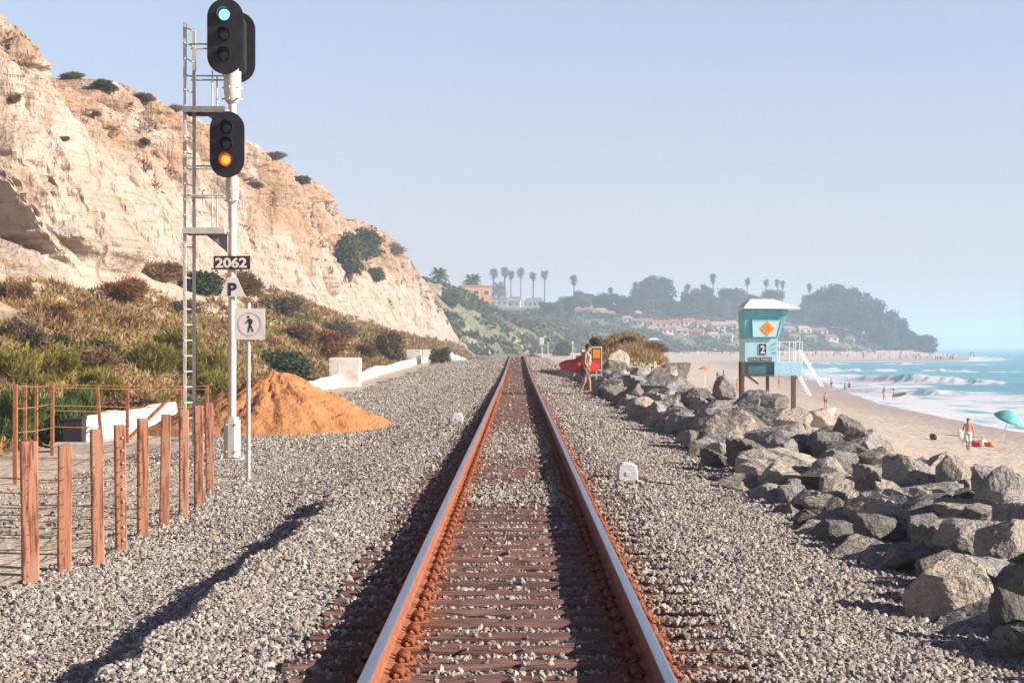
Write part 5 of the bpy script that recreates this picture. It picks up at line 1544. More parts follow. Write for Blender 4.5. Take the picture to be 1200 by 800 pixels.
def details(me, J, hands=True):
    """face, ears, fingers merged into the body mesh"""
    m = MB()
    h = Vector(J['head'][:3]); jw = Vector(J['jaw'][:3])
    m.ball(h + Vector((0, .10, -.03)), (.014, .022, .024), 8, 6)
    for sx in (-1, 1):
        m.ball(h + Vector((sx * .078, 0, -.02)), (.012, .025, .034), 8, 6)
        m.ball(h + Vector((sx * .032, .085, .005)), (.016, .012, .010), 8, 6)
    m.ball(jw + Vector((0, .068, .015)), (.026, .012, .009), 8, 6)
    m.ball(jw + Vector((0, .05, -.012)), (.035, .03, .025), 8, 6)
    if hands:
        for s in 'LR':
            w_, p_ = Vector(J['wr' + s][:3]), Vector(J['pa' + s][:3]); d = (p_ - w_).normalized()
            side = Vector((0, 1, 0)) - d * d.y; side.normalize(); inn = d.cross(side) * (1 if s == 'L' else -1)
            for k, ln in enumerate((.070, .082, .076, .060)):
                b = p_ + side * (.033 - .022 * k) + d * .015
                m.tube([b, b + d * ln * .5 + inn * .006, b + d * ln * .8 + inn * .022, b + d * ln + inn * .038], [.0095, .009, .008, .006], 6)
            b = w_.lerp(p_, .45) + side * .032
            m.tube([b, b + side * .022 + d * .03, b + side * .022 + d * .065 + inn * .012], [.012, .011, .008], 6)
    bm = bmesh.new(); bm.from_mesh(me)
    t = m.mesh('t', True); bm.from_mesh(t); bm.to_mesh(me); bm.free(); bpy.data.meshes.remove(t)
    for p in me.polygons: p.use_smooth = True
    return me
def person(loc, rz, J, label, skin='skin', shorts='shorts_dark', hair='hair', scale=1.0, group=None, top=None, det=True, longleg=.62):
    e = empty('person', loc, label, 'person', group, rz)
    e.scale = (scale,) * 3
    me = skin_mesh(J, EDGES)
    details(me, J, det)
    link('body', me, M[skin], e)
    gm = cover_mesh(J, [('spine', 'pelvis', .55, 1.12, .168, .178, .78), ('hipL', 'knL', -.08, longleg, .108, .100, 1.08), ('hipR', 'knR', -.08, longleg, .108, .100, 1.08)], 0)
    gm.build('shorts', M[shorts], e, smooth=True)
    if top: cover_mesh(J, [('neck', 'spine', .3, 1.0, .12, .175, .8), ('spine', 'pelvis', 0, .7, .175, .175, .8), ('shL', 'elL', -.1, .6, .085, .07, 1), ('shR', 'elR', -.1, .6, .085, .07, 1)], 0, 'shirt').build('shirt', M[top], e, smooth=True)
    h = Vector(J['head'][:3])
    m = MB(); m.ball(h + Vector((0, -.022, .030)), (.092, .108, .088), 18, 12)
    m.ball(h + Vector((0, -.055, -.035)), (.078, .062, .075), 14, 10)
    m.build('hair', M[hair], e, smooth=True)
    return e
def surfboard(name, length, width, thick, mat_, label, cat='surfboard', loc=(0, 0, 0), rot=(0, 0, 0)):
    n, k = 26, 12; vs, fs = [], []
    for i in range(n + 1):
        t = i / n; x = (t - .5) * length
        w = width / 2 * max(.02, (1 - abs(2 * t - 1.0) ** 2.6)) ** .62 * (1 - .10 * t)
        rk = 0.10 * (2 * t - 1) ** 4 * length * .35
        for j in range(k):
            a_ = 2 * PI * j / k
            vs.append((x, w * math.cos(a_), thick / 2 * math.sin(a_) * (.35 + .65 * (1 - abs(2 * t - 1) ** 3)) + rk))
    for i in range(n):
        for j in range(k):
            a_, b_ = i * k + j, i * k + (j + 1) % k
            fs.append((a_, b_, b_ + k, a_ + k))
    fs.append(tuple(range(k))); fs.append(tuple(reversed(range(n * k, n * k + k))))
    o = MB().add(vs, fs).build(name, mat_, smooth=True)
    o.location = loc; o.rotation_euler = rot
    return tag(o, label, cat)

# the surfer, walking towards the sea
SFY = 68.9
sx_ = at(685, 461, SFY).x; sz_ = float(ballast_z(np.array(sx_), np.array(SFY)))
J = pose(pelvis=(0, -.03, .93), spine=(0, -.01, 1.12), chest=(0, .05, 1.31), neck=(0, .09, 1.46), jaw=(0, .13, 1.52), head=(0, .14, 1.61), crown=(0, .125, 1.68),
         shL=(-.185, .05, 1.38), elL=(-.30, -.02, 1.13), wrL=(-.33, .14, .93), paL=(-.32, .20, .86), shR=(.185, .05, 1.38), elR=(.23, .03, 1.10), wrR=(.22, .16, .88), paR=(.21, .19, .79),
         hipL=(-.10, -.03, .87), knL=(-.11, .15, .50), anL=(-.11, .17, .10), toL=(-.12, .33, .05), hipR=(.10, -.03, .87), knR=(.11, .03, .49), anR=(.11, -.17, .09), toR=(.12, -.02, .025))
surfer = person((sx_, SFY, sz_), R(-90 - 8), J, 'shirtless surfer in dark shorts with a white towel on the shoulders, walking on the gravel', skin='skin_tan', scale=1.19)
tw = MB()
for s in (-1, 1):
    pts = [(s * .10, -.02, 1.47), (s * .12, .10, 1.44), (s * .12, .19, 1.32), (s * .115, .19, 1.16), (s * .12, .17, 1.00)]
    vs, fs = [], []
    for p in pts:
        for dx_ in (-.055, .055):
            for dy_ in (-.008, .008): vs.append((p[0] + dx_, p[1] + dy_, p[2]))
    for i in range(len(pts) - 1):
        b = i * 4
        fs += [(b, b + 1, b + 5, b + 4), (b + 2, b + 6, b + 7, b + 3), (b, b + 4, b + 6, b + 2), (b + 1, b + 3, b + 7, b + 5)]
    fs += [(0, 2, 3, 1), (16, 17, 19, 18)]
    tw.add(vs, fs)
tw.tube([(-.10, -.03, 1.475), (0, -.075, 1.485), (.10, -.03, 1.475)], .045, 8)
tw.build('towel', M['shorts_white'], surfer, smooth=True)
surfboard('surfboard', 1.66, .54, .07, M['board_red'], 'red surfboard carried under the arm of the walking surfer', loc=(at(679, 429, SFY + .33).x, SFY + .33, at(679, 429, SFY + .33).z), rot=(R(82), R(4), R(4)))

# bare-backed man on the beach
p, _ = hit(1134, 528)
J2 = pose(hipR=(.10, 0, .88), knR=(.08, .07, .50), anR=(.05, -.05, .10), toR=(.05, .09, .04), knL=(-.07, .02, .49), anL=(-.05, .0, .085), toL=(-.06, .15, .03), elL=(-.27, -.05, 1.12), wrL=(-.31, .02, .90), paL=(-.31, .05, .82), elR=(.28, -.04, 1.13), wrR=(.31, .04, .90), paR=(.31, .06, .81))
person(p, R(170), J2, 'tanned shirtless man in white shorts walking on the sand near the parasol', skin='skin_tan', shorts='shorts_white', scale=(38 * p.y / F) / 1.75, longleg=.85)
q = at(1127, 512, p.y - .05)
surfboard('towel', .95, .34, .05, M['shorts_white'], 'white towel held at the side of the man in white shorts', 'towel', loc=(q.x, q.y, q.z), rot=(R(90), R(72), 0))

# small bathers further off
JS = pose(); JW = pose(knL=(-.10, .16, .50), anL=(-.10, .10, .10), toL=(-.1, .25, .05), knR=(.10, .0, .49), anR=(.10, -.18, .10), toR=(.10, -.03, .03), elL=(-.26, .06, 1.14), elR=(.26, -.12, 1.14))
FARP = [(1036, 469, 16, JS, 'skin', 'shorts_white', 'pale bather standing at the water edge, left of a pair', 160), (1047, 470, 15, JW, 'skin_tan', 'cloth_blue', 'dark bather with a board at the water edge, right of a pair', 70),
        (967, 477, 17, JS, 'skin_tan', 'shorts_dark', 'tanned person standing just beyond the rocks right of the lifeguard tower', 200), (974, 455, 12, JS, 'skin_tan', 'cloth_blue', 'bather in dark shorts wading beyond the lifeguard ramp', 20),
        (990, 459, 11, JW, 'skin', 'cloth_blue', 'bather of a close couple beyond the ramp, left one', 100), (995, 459, 12, JS, 'skin_tan', 'shorts_dark', 'bather of a close couple beyond the ramp, right one', 150),
        (913, 455, 16, JW, 'skin_tan', 'shorts_red', 'person in red seen under the deck of the lifeguard tower', 90), (864, 458, 14, JS, 'skin_tan', 'orange_cloth', 'orange toned person left of the lifeguard tower legs', 30),
        (841, 447, 12, JS, 'skin_tan', 'orange_cloth', 'orange toned person beside the dark dressed one, left of the tower', 10), (848, 452, 18, JS, 'skin', 'cloth_blue', 'dark dressed person behind the rocks left of the tower', 250)]
for px_, py_, h_, JJ, sk, sh, lab, rz in FARP:
    q, _ = hit(px_, py_)
    person(q, R(rz), JJ, lab, skin=sk, shorts=sh, scale=h_ * q.y / F / 1.75, group='bathers on the beach', top='cloth_blue' if 'dressed' in lab else None, det=False)
q, _ = hit(1048, 470)
surfboard('surfboard', 1.9, .5, .07, M['shorts_dark'], 'dark surfboard held by the right bather at the water edge', loc=(q.x + .6, q.y, q.z + 0.85), rot=(R(75), R(-12), 0))
q, _ = hit(574, 418)
person((at(573.5, 417, 215).x, 215, float(zt(215)) - .45), R(100), JW, 'tiny figure in white beside the far end of the gravel path', skin='skin', shorts='shorts_dark', scale=.85, top='shorts_white', det=False)

# parasol, sunbather's things, bag
q, _ = hit(1180, 515)
pr = empty('parasol', (q.x, q.y, q.z), 'teal beach parasol tilted on the sand at the right edge', 'parasol')
sc_ = q.y / F
tilt = Matrix.Rotation(R(20), 3, 'Y') @ Matrix.Rotation(R(16), 3, 'X')
m = MB(); vs, fs = [], []
Rr_ = 17.5 * sc_; n, rg = 32, 7
top_c = Vector((0, 0, 1.35 * 1.0))
for i in range(rg + 1):
    t = i / rg
    for k in range(n):
        an = 2 * PI * k / n
        sag = 1 - .05 * t * (1 - abs(math.cos(an * 4)))
        vs.append(top_c + tilt @ Vector((Rr_ * t * sag * math.cos(an), Rr_ * t * sag * math.sin(an), .62 * Rr_ * (1 - t ** 2.0))))
for i in range(rg):
    for k in range(n):
        fs.append((i * n + k, i * n + (k + 1) % n, (i + 1) * n + (k + 1) % n, (i + 1) * n + k))
m.add(vs, fs); o = m.build('canopy', M['parasol'], pr, smooth=True)
so = o.modifiers.new('solid', 'SOLIDIFY'); so.thickness = .01
m = MB(); m.tube([(-0.35, 0.2, -.1), top_c + tilt @ Vector((0, 0, .45))], .025, 8); m.build('pole', M['white_paint'], pr)
m = MB()
for k in range(8): m.tube([top_c + tilt @ Vector((0, 0, .40)), top_c + tilt @ Vector((Rr_ * .97 * math.cos(k * PI / 4), Rr_ * .97 * math.sin(k * PI / 4), 0))], .008, 5)
m.build('ribs', M['galv_dark'], pr)
def heap(px_, py_, w, h, mt, name, label, cat, seed):
    q, _ = hit(px_, py_); s = q.y / F
    g = random.Random(seed); m = MB()
    for i in range(5):
        m.ball((g.uniform(-.5, .5) * w * s * .6, g.uniform(-.2, .2), h * s * g.uniform(.25, .5)), (w * s * g.uniform(.2, .35), .25, h * s * g.uniform(.3, .5)), 10, 7, Euler((g.uniform(-.5, .5), g.uniform(-.5, .5), 0)).to_matrix())
    o = m.build(name, mt, loc=q, smooth=True); tag(o, label, cat); return o
heap(1144, 523, 12, 9, M['shorts_red'], 'beach_towel', 'crumpled red towel on the sand behind the walking man', 'towel', 1)
heap(1151, 521, 12, 8, M['shorts_white'], 'beach_bag', 'white bag between the red and the orange towels', 'bag', 2)
heap(1159, 523, 12, 7, M['orange_cloth'], 'beach_towel', 'crumpled orange towel on the sand under the parasol', 'towel', 3)
heap(1094, 515, 9, 8, M['dark_box'], 'backpack', 'dark bag standing alone on the sand left of the walking man', 'bag', 4)
heap(975, 482, 12, 5, M['shorts_white'], 'beach_towel', 'white towel on the sand right of the lifeguard tower', 'towel', 5)
q = at(826, 432, 190)
pr2 = empty('parasol', (q.x, q.y, ground_at(q.x, q.y)), 'small faded orange parasol far down the beach left of the lifeguard tower', 'parasol')
hgt = max(1.2, q.z - pr2.location.z)
m = MB(); vs = [(0, 0, hgt + .35)] + [(.75 * math.cos(k * PI / 6), .75 * math.sin(k * PI / 6), hgt - .05) for k in range(12)]
m.add(vs, [(0, 1 + k, 1 + (k + 1) % 12) for k in range(12)]); m.build('canopy', M['orange_cloth'], pr2)
MB().tube([(0, 0, 0), (0, 0, hgt + .3)], .03, 6).build('pole', M['white_paint'], pr2)

# ------------------------------------------------------------------ red and orange sign by the surfer
q0 = at(699, 420, 74)
gz2 = ground_at(q0.x, 74)
fs_e = empty('warning_sign', (q0.x, 74, gz2), 'orange over red rectangular sign with a white border beside the surfer', 'sign')
s4 = 74 / F
w4, h4 = 13 * s4, 28 * s4; zc = q0.z - gz2
bd = MB().box((0, 0, zc), (w4, .02, h4)).build('sign_board', M['sign_white'], fs_e, bevel=.004)
MB().box((0, -.0125, zc), (w4 * .84, .005, h4 * .90)).build('dark_border', M['ink'], bd)
MB().box((0, -.0175, zc + h4 * .205), (w4 * .68, .005, h4 * .38)).build('orange_panel', M['sign_orange'], bd)
MB().box((0, -.0175, zc - h4 * .205), (w4 * .68, .005, h4 * .38)).build('red_panel', M['sign_red'], bd)
MB().box((0, .03, zc / 2 - .1), (.06, .035, zc + .2)).build('post', M['galv'], fs_e)
# far small signs and poles
def small_sign(px_, yt, yb, Y, w, h, mt, label, cat='sign'):
    a, b = at(px_, yt, Y), at(px_, yb, Y)
    zg = min(b.z, ground_at(b.x, Y))
    e = empty('sign_post', (b.x, Y, zg), label, cat, 'small signs far along the track')
    MB().tube([(0, 0, -.2), (0, 0, a.z - zg)], .05, 8).build('post', M['galv'], e)
    s = Y / F
    MB().box((0, -.06, a.z - zg - h * s / 2), (w * s, .03, h * s)).build('sign_panel', mt, e, bevel=.01)
small_sign(642, 395, 418, 190, 4, 5, M['green_sign'], 'tiny green sign on a pole beyond the track crest')
small_sign(635, 395, 418, 200, 5, 9, M['sign_white'], 'tiny pale sign left of the green one beyond the crest')
small_sign(671, 400, 424, 130, 2.5, 4, M['sign_white'], 'thin pale marker post left of the surfer')

# ------------------------------------------------------------------ lifeguard tower
TY = 95.0; ts = TY / F
txc = at(892, 0, TY).x
tg = ground_at(txc, TY + 1)
tw_e = empty('lifeguard_tower', (txc, TY, tg), 'turquoise lifeguard tower with a white roof and the number 2, on stilts', 'lifeguard tower')
def tp(px_, py_, y=0.0): q = at(px_, py_, TY); return Vector((q.x - txc, y, q.z - tg))
def tbox(x0, x1, y0, y1, d0, d1):
    a, b = tp(x0, y1), tp(x1, y0)
    return (( (a.x + b.x) / 2, (d0 + d1) / 2, (a.z + b.z) / 2), (b.x - a.x, d1 - d0, b.z - a.z))
DEP = 2.3
# lower cabin
MB().box(*tbox(872.5, 911, 396, 424, 0, DEP)).build('lower_cabin', M['teal_light'], tw_e, bevel=.02)
# flared upper cabin
def flare(xl0, xr0, xl1, xr1, yb, yt, d0, d1, mt, name):
    a, b, c, d = tp(xl0, yb), tp(xr0, yb), tp(xr1, yt), tp(xl1, yt)
    m = MB()
    vs = [(a.x, d0, a.z), (b.x, d0, b.z), (c.x, d0 - .1, c.z), (d.x, d0 - .1, d.z), (a.x, d1, a.z), (b.x, d1, b.z), (c.x, d1 + .1, c.z), (d.x, d1 + .1, d.z)]
    m.add(vs, [(0, 1, 2, 3), (7, 6, 5, 4), (0, 4, 5, 1), (1, 5, 6, 2), (2, 6, 7, 3), (3, 7, 4, 0)])
    return m.build(name, mt, tw_e, bevel=.02)
flare(872.5, 911.5, 871.5, 924, 395.9, 363, -0.03, DEP + .03, M['teal'], 'upper_cabin')
# front shutter panel with the warning diamond
a, b, c, d = tp(882, 396), tp(910.5, 396), tp(915.5, 375), tp(881, 375)
sh = MB().prism([(a.x, a.z + .05), (b.x, b.z + .05), (c.x, c.z), (d.x, d.z)], -.135, -.095, 'y').build('window_shutter', M['teal_panel'], tw_e, bevel=.008)
m = MB()
for p0, p1 in ((a, b), (b, c), (c, d), (d, a)):
    m.tube([(p0.x, -.13, p0.z + (.05 if p0 in (a, b) else 0)), (p1.x, -.13, p1.z + (.05 if p1 in (a, b) else 0))], .035, 6)
m.build('shutter_frame', M['teal'], sh)
q = tp(899, 385); r = 8.3 * ts
MB().prism([(q.x - r, q.z), (q.x, q.z - r), (q.x + r, q.z), (q.x, q.z + r)], -.160, -.140, 'y').build('warning_diamond', M['sign_orange'], sh)
for k, wd in enumerate((.5, .62, .45)): MB().box((q.x, -.1615, q.z + .10 - k * .10), (wd * r * .9, .002, .035)).build('diamond_line', M['sign_red'], sh)
a, b = tp(884, 372.3), tp(914, 366.5); MB().box(((a.x + b.x) / 2, -.115, (a.z + b.z) / 2), (b.x - a.x, .05, b.z - a.z)).build('window_band', M['teal'], tw_e)
m = MB(); a = tp(882, 363); 
# roof: shallow hip with overhang
e0, e1, r0, r1, zb2, zt2 = tp(872.5, 361), tp(936, 362), tp(881, 350), tp(908, 350), tp(0, 362).z, tp(0, 350).z
m = MB()
ov = .45
vs = [(e0.x - .1, -ov, zb2), (e1.x, -ov, zb2 - .02), (e1.x, DEP + ov, zb2 - .02), (e0.x - .1, DEP + ov, zb2), (e0.x - .1, -ov, zb2 + .09), (e1.x, -ov, zb2 + .07), (e1.x, DEP + ov, zb2 + .07), (e0.x - .1, DEP + ov, zb2 + .09),
      (r0.x, DEP * .3, zt2), (r1.x, DEP * .3, zt2), (r1.x, DEP * .7, zt2), (r0.x, DEP * .7, zt2)]
m.add(vs, [(3, 2, 1, 0), (0, 1, 5, 4), (1, 2, 6, 5), (2, 3, 7, 6), (3, 0, 4, 7), (4, 5, 9, 8), (5, 6, 10, 9), (6, 7, 11, 10), (7, 4, 8, 11), (8, 9, 10, 11)])
m.build('roof', M['roof_white'], tw_e, bevel=.02)
# number plate and name board
a, b = tp(889.5, 415.5), tp(897.5, 403)
npz = MB().box(((a.x + b.x) / 2, -.02, (a.z + b.z) / 2), (b.x - a.x, .03, b.z - a.z)).build('number_plate', M['ink'], tw_e)
put_text('2', .5, 'lettering', M['sign_white'], npz, ((a.x + b.x) / 2, -.038, (a.z + b.z) / 2), offset=.015, w=(b.x - a.x) * .68, h=(b.z - a.z) * .76)
a, b = tp(878, 423.3), tp(904, 418.5)
nb = MB().box(((a.x + b.x) / 2, -.02, (a.z + b.z) / 2), (b.x - a.x, .03, b.z - a.z)).build('name_board', M['ink'], tw_e)
put_text('STATE PARKS', .2, 'lettering', M['sign_white'], nb, ((a.x + b.x) / 2, -.038, (a.z + b.z) / 2), w=(b.x - a.x) * .94, h=(b.z - a.z) * .7)
# under-floor locker, deck with skirt
MB().box(*tbox(877, 907, 424.2, 438.5, .12, DEP - .1)).build('locker', M['teal_dark'], tw_e, bevel=.01)
MB().box(*tbox(872.5, 907, 438.5, 441, -.02, DEP)).build('floor_beam', M['timber_dark'], tw_e)
MB().box(*tbox(907.2, 940, 424, 440, .0, DEP)).build('deck', M['teal_light'], tw_e, bevel=.02)
m = MB()
for px_ in (913, 925, 930, 937, 940):
    for y in ((.04, DEP - .04) if px_ in (913, 940) else (.04,)):
        a, b = tp(px_, 424), tp(px_, 400); m.tube([(a.x, y, a.z - .05), (b.x, y, b.z)], .018, 8)
for yy in (400.5, 412):
    a, b = tp(911.5, yy), tp(940, yy)
    for y in (.04, DEP - .04): m.tube([(a.x, y, a.z), (b.x, y, b.z)], .016, 8)
    m.tube([(b.x, .04, b.z), (b.x, DEP - .04, b.z)], .018, 8)
m.build('railing', M['white_paint'], tw_e, smooth=True)
for (px_, y, top_) in ((870.5, .1, 424), (873.5, DEP - .1, 424), (906, DEP - .1, 440), (929, .1, 440), (938, DEP - .1, 440)):
    a = tp(px_, top_); MB().box((a.x, y, a.z / 2 - .2), (.17, .17, a.z + .4)).build('leg', M['timber_dark'], tw_e, bevel=.01)
m = MB(); a, b = tp(871.5, 437), tp(889, 450); m.box(((a.x + b.x) / 2, .05, (a.z + b.z) / 2), ((b - a).length, .06, .12), Matrix.Rotation(-math.atan2(b.z - a.z, b.x - a.x), 3, 'Y')); m.build('brace', M['timber_dark'], tw_e)
# ramp and ladder
a, b = tp(939, 410), tp(966, 453)
m = MB()
for y in (.25, 1.05): m.box(((a.x + b.x) / 2, y, (a.z + b.z) / 2), ((b - a).length, .05, .085), Matrix.Rotation(-math.atan2(b.z - a.z, b.x - a.x), 3, 'Y'))
m.build('ramp_rail', M['white_paint'], tw_e)
a, b = tp(938, 440), tp(951, 464); ang = Matrix.Rotation(-math.atan2(b.z - a.z, b.x - a.x), 3, 'Y')
m = MB()
for y in (.35, .95): m.box(((a.x + b.x) / 2, y, (a.z + b.z) / 2), ((b - a).length, .05, .14), ang)
for k in range(7): c = a.lerp(b, (k + .5) / 7); m.box((c.x, .65, c.z), (.22, .56, .03))
m.build('stairs', M['white_paint'], tw_e)
m = MB()
for k in range(3): a = tp(903 + k * 2, 406 + k * 3); b = tp(911, 401 + k * 6); m.tube([(a.x, -.03, a.z), (b.x, -.03, b.z)], .018, 6)
m.build('rescue_hooks', M['teal'], tw_e)

def far_tower(px_, py_, Y, wpx, label):
    s = Y / F; p = at(px_, py_, Y); zg = ground_at(p.x, Y); e = empty('lifeguard_tower', (p.x, Y, zg), label, 'lifeguard tower')
    w = wpx * s; h = max(1.5, p.z - zg)
    m = MB(); m.box((0, 0, h + .15), (w, w, .12)); m.box((0, 0, h + .35), (w * .7, w * .7, .3), taper=.3); m.build('roof', M['teal_panel'], e)
    MB().box((0, 0, h * .78), (w * .55, w * .55, h * .45)).build('cabin', M['teal'], e)
    for sx in (-1, 1):
        for sy in (-1, 1): MB().box((sx * w * .25, sy * w * .25, h * .28), (.15, .15, h * .6)).build('leg', M['timber_dark'], e)
far_tower(766, 399, 290, 20, 'small pale blue roofed lifeguard hut beyond the knoll')
far_tower(1139, 412, 1100, 7, 'tiny pinkish lifeguard hut on the far sand spit')

# ------------------------------------------------------------------ far houses
WALLS = ['stucco_cream', 'stucco_white', 'stucco_orange', 'stucco_pink']; ROOFS = ['roof_red', 'roof_tan', 'roof_grey']
WN = {'stucco_cream': 'cream', 'stucco_white': 'white', 'stucco_orange': 'orange', 'stucco_pink': 'pinkish'}; RN = {'roof_red': 'red roofed', 'roof_tan': 'tan roofed', 'roof_grey': 'grey roofed'}
def house(px_, py_, wpx, hpx, wall, roof, label, flat=False, group='houses on the far bluffs', rz=None):
    p, n = hit(px_, py_)
    if p is None: return
    s = p.y / F; w, h = wpx * s, hpx * s; d = min(w * .9, 11)
    e = empty('house', (p.x, p.y + d * .5, p.z - .2), label, 'house', group, R(rnd.uniform(-14, 14)) if rz is None else rz)
    hw = h * (.96 if flat else .68)
    MB().box((0, 0, hw / 2 - 1.5), (w, d, hw + 3)).build('wall', M[wall], e)
    m = MB()
    if flat:
        m.box((0, 0, hw + .15), (w * 1.05, d * 1.05, .35))
    else:
        o_ = .5
        vs = [(-w / 2 - o_, -d / 2 - o_, hw), (w / 2 + o_, -d / 2 - o_, hw), (w / 2 + o_, d / 2 + o_, hw), (-w / 2 - o_, d / 2 + o_, hw), (-w / 2 * .75, 0, h * 1.08), (w / 2 * .75, 0, h * 1.08)]
        m.add(vs, [(3, 2, 1, 0), (0, 1, 5, 4), (1, 2, 5), (2, 3, 4, 5), (3, 0, 4)])
    rf = m.build('roof', M[roof], e)
    if not flat: MB().box((w * .25, d * .1, h * .98), (.6, .6, 1.2)).build('chimney', M[wall], rf)
    nw = max(2, min(5, int(w / 3.2)))
    for k in range(nw):
        xk = (k + .5) / nw * w - w / 2
        fr = MB().box((xk, -d / 2 - .02, hw * .55), (w / nw * .58, .1, min(1.7, hw * .5))).build('window', M['white_paint'], e)
        MB().box((xk, -d / 2 - .075, hw * .55), (w / nw * .48, .03, min(1.45, hw * .42))).build('pane', M['glass'], fr)
house(556, 351, 36, 17, 'stucco_orange', 'roof_tan', 'orange flat roofed house among the palms on the near bluff', True)
house(583, 350, 26, 12, 'stucco_cream', 'roof_tan', 'cream flat roofed house right of the orange one', True)
house(603, 352, 16, 13, 'stucco_white', 'roof_grey', 'white gabled house right of the cream one')
house(626, 353, 22, 11, 'stucco_white', 'roof_grey', 'long white grey roofed house at the bluff edge')
HR = {'upper row on the far bluff': [(660, 366, 12, 7), (715, 371, 11, 7), (676, 368, 12, 8), (690, 369, 14, 9), (704, 370, 14, 9), (727, 370, 12, 9), (746, 371, 10, 7), (938, 374, 16, 9), (951, 373, 12, 8)],
      'middle row on the far bluff': [(748, 381, 13, 8), (735, 378, 12, 8), (760, 382, 14, 9), (775, 384, 15, 9), (790, 383, 16, 9), (807, 382, 16, 9), (825, 385, 18, 10), (842, 388, 17, 11), (857, 387, 16, 11), (925, 391, 14, 9), (942, 391, 16, 9), (960, 393, 20, 9), (983, 389, 16, 10)],
      'lower row on the far bluff': [(782, 391, 13, 8), (868, 396, 13, 8), (745, 388, 12, 7), (766, 390, 13, 8), (800, 392, 15, 8), (818, 394, 15, 9), (836, 398, 14, 9), (852, 399, 15, 9), (932, 399, 13, 8), (950, 400, 14, 8), (974, 400, 16, 8), (996, 402, 12, 8), (1018, 402, 11, 6)]}
for rn, lst in HR.items():
    for i, (a_, b_, c_, d_) in enumerate(sorted(lst)):
        wl_, ro_ = WALLS[rnd.choices(range(4), (.46, .40, .03, .11))[0]], ROOFS[rnd.choices(range(3), (.6, .25, .15))[0]]
        house(a_, b_, c_, d_, wl_, ro_, '%s %s house, %s from left in the %s' % (WN[wl_], RN[ro_], ordinal(i + 1), rn))

# ------------------------------------------------------------------ palms and trees
def frond(m, base, az, el, ln, w, droop, nleaf=9):
    d = Vector((math.cos(az), math.sin(az), 0)); pts = []
    for i in range(nleaf + 1):
        t = i / nleaf; pts.append(base + d * (ln * t * math.cos(el) * (1 - .15 * t)) + Vector((0, 0, ln * t * math.sin(el) - droop * ln * t * t)))
    side = d.cross(Vector((0, 0, 1)))
    for i in range(nleaf):
        a, b = pts[i], pts[i + 1]; t = (i + .5) / nleaf; lw = w * math.sin(PI * min(1, .12 + t * .9)) + .02 * ln
        for s in (-1, 1):
            tip = a.lerp(b, .9) + side * s * lw + Vector((0, 0, -lw * .45)) + d * lw * .5
            m.add([a, b, tip], [(0, 1, 2)])
def palm_meshes(kind, k):
    g = random.Random(kind + str(k)); m = MB(); t = MB()
    if kind == 'fan':       # unit height 1: thin trunk, small round head
        bx = g.uniform(-.02, .02)
        t.tube([(0, 0, -.1), (bx, 0, .3), (bx * 1.4, 0, .6), (bx * .8, 0, .86)], [.022, .016, .014, .016], 8)
        c = Vector((bx * .8, 0, .87))
        for i in range(46):
            el = math.asin(g.uniform(-.75, .98)); frond(m, c, g.uniform(0, 6.28), el, g.uniform(.11, .15), .035, .25, 4)
        for i in range(26): frond(m, c + Vector((0, 0, -.02)), g.uniform(0, 6.28), R(g.uniform(-85, -50)), g.uniform(.09, .17), .025, .05, 3)
    else:                   # feather palm: stout trunk, wide head
        t.tube([(0, 0, -.1), (0, 0, .25), (0, 0, .5)], [.065, .05, .06], 10)
        c = Vector((0, 0, .52))
        for i in range(64):
            el = math.asin(g.uniform(-.35, .97)); frond(m, c, g.uniform(0, 6.28), el, g.uniform(.42, .56), .075, .42, 8)
    a = m.mesh('crown'); a.materials.append(M['palmleaf']); b = t.mesh('trunk', True); b.materials.append(M['bark'])
    return a, b
PALM = {(kd, k): palm_meshes(kd, k) for kd in ('fan', 'feather') for k in range(3)}
def palm(kind, px_, ytop, ybase, label, wid=1.0, Y=None, k=None):
    p = None
    if Y is None: p, n = hit(px_, ybase)
    if p is None:
        Y = Y or 700; q = at(px_, ybase, Y); p = Vector((q.x, Y, ground_at(q.x, Y)))
    p = p + Vector((0, 3, 0)); p.z = min(p.z, ground_at(p.x, p.y)) if True else p.z
    s = p.y / F
    h = at(px_, ytop, p.y).z - p.z
    e = empty('palm_tree', p, label, 'palm tree', 'palms on the bluffs', rnd.uniform(0, 6.28))
    hh = h / (1.0 if kind == 'fan' else .95)
    e.scale = (hh * wid, hh * wid, hh)
    for nm, me in zip(('crown', 'trunk'), PALM[(kind, rnd.randrange(3) if k is None else k)]):
        o = bpy.data.objects.new(nm, me); COL.objects.link(o); o.parent = e
palm('feather', 515, 305, 338, 'big feather palm at the left end of the near bluff', .9, Y=600)
palm('feather', 553, 312, 340, 'big feather palm above the orange house', .85)
palm('feather', 520, 344, 376, 'feather palm half way down the bluff by the cliff end', .9, Y=560)
palm('feather', 584, 322, 342, 'small feather palm above the cream house', .7)
FANS = [(579, 312, 346), (592, 310, 346), (599, 314, 346), (610, 311, 348), (624, 316, 349), (638, 314, 349), (673, 320, 366), (716, 335, 366), (745, 328, 366), (806, 331, 366), (825, 331, 366), (836, 318, 366), (877, 323, 366), (899, 325, 362), (911, 325, 362), (918, 327, 362), (949, 330, 362), (987, 332, 362), (996, 337, 362), (1003, 337, 366)]
FW = [1.2, 1.2, 1.0, 1.1, 1.2, 1.2, 1.1, 1.0, .9, 1.2, 1.1, .8, .8, .9, .9, .9, .8, .8, .8, .8]
for i, ((a_, b_, c_), w_) in enumerate(zip(FANS, FW)):
    palm('fan', a_, b_, c_ if i > 5 else c_ - 1, 'tall fan palm on the skyline, %s of the fan palms counted from the left' % ordinal(i + 1), w_ * (.95 if i < 6 else 1.15))

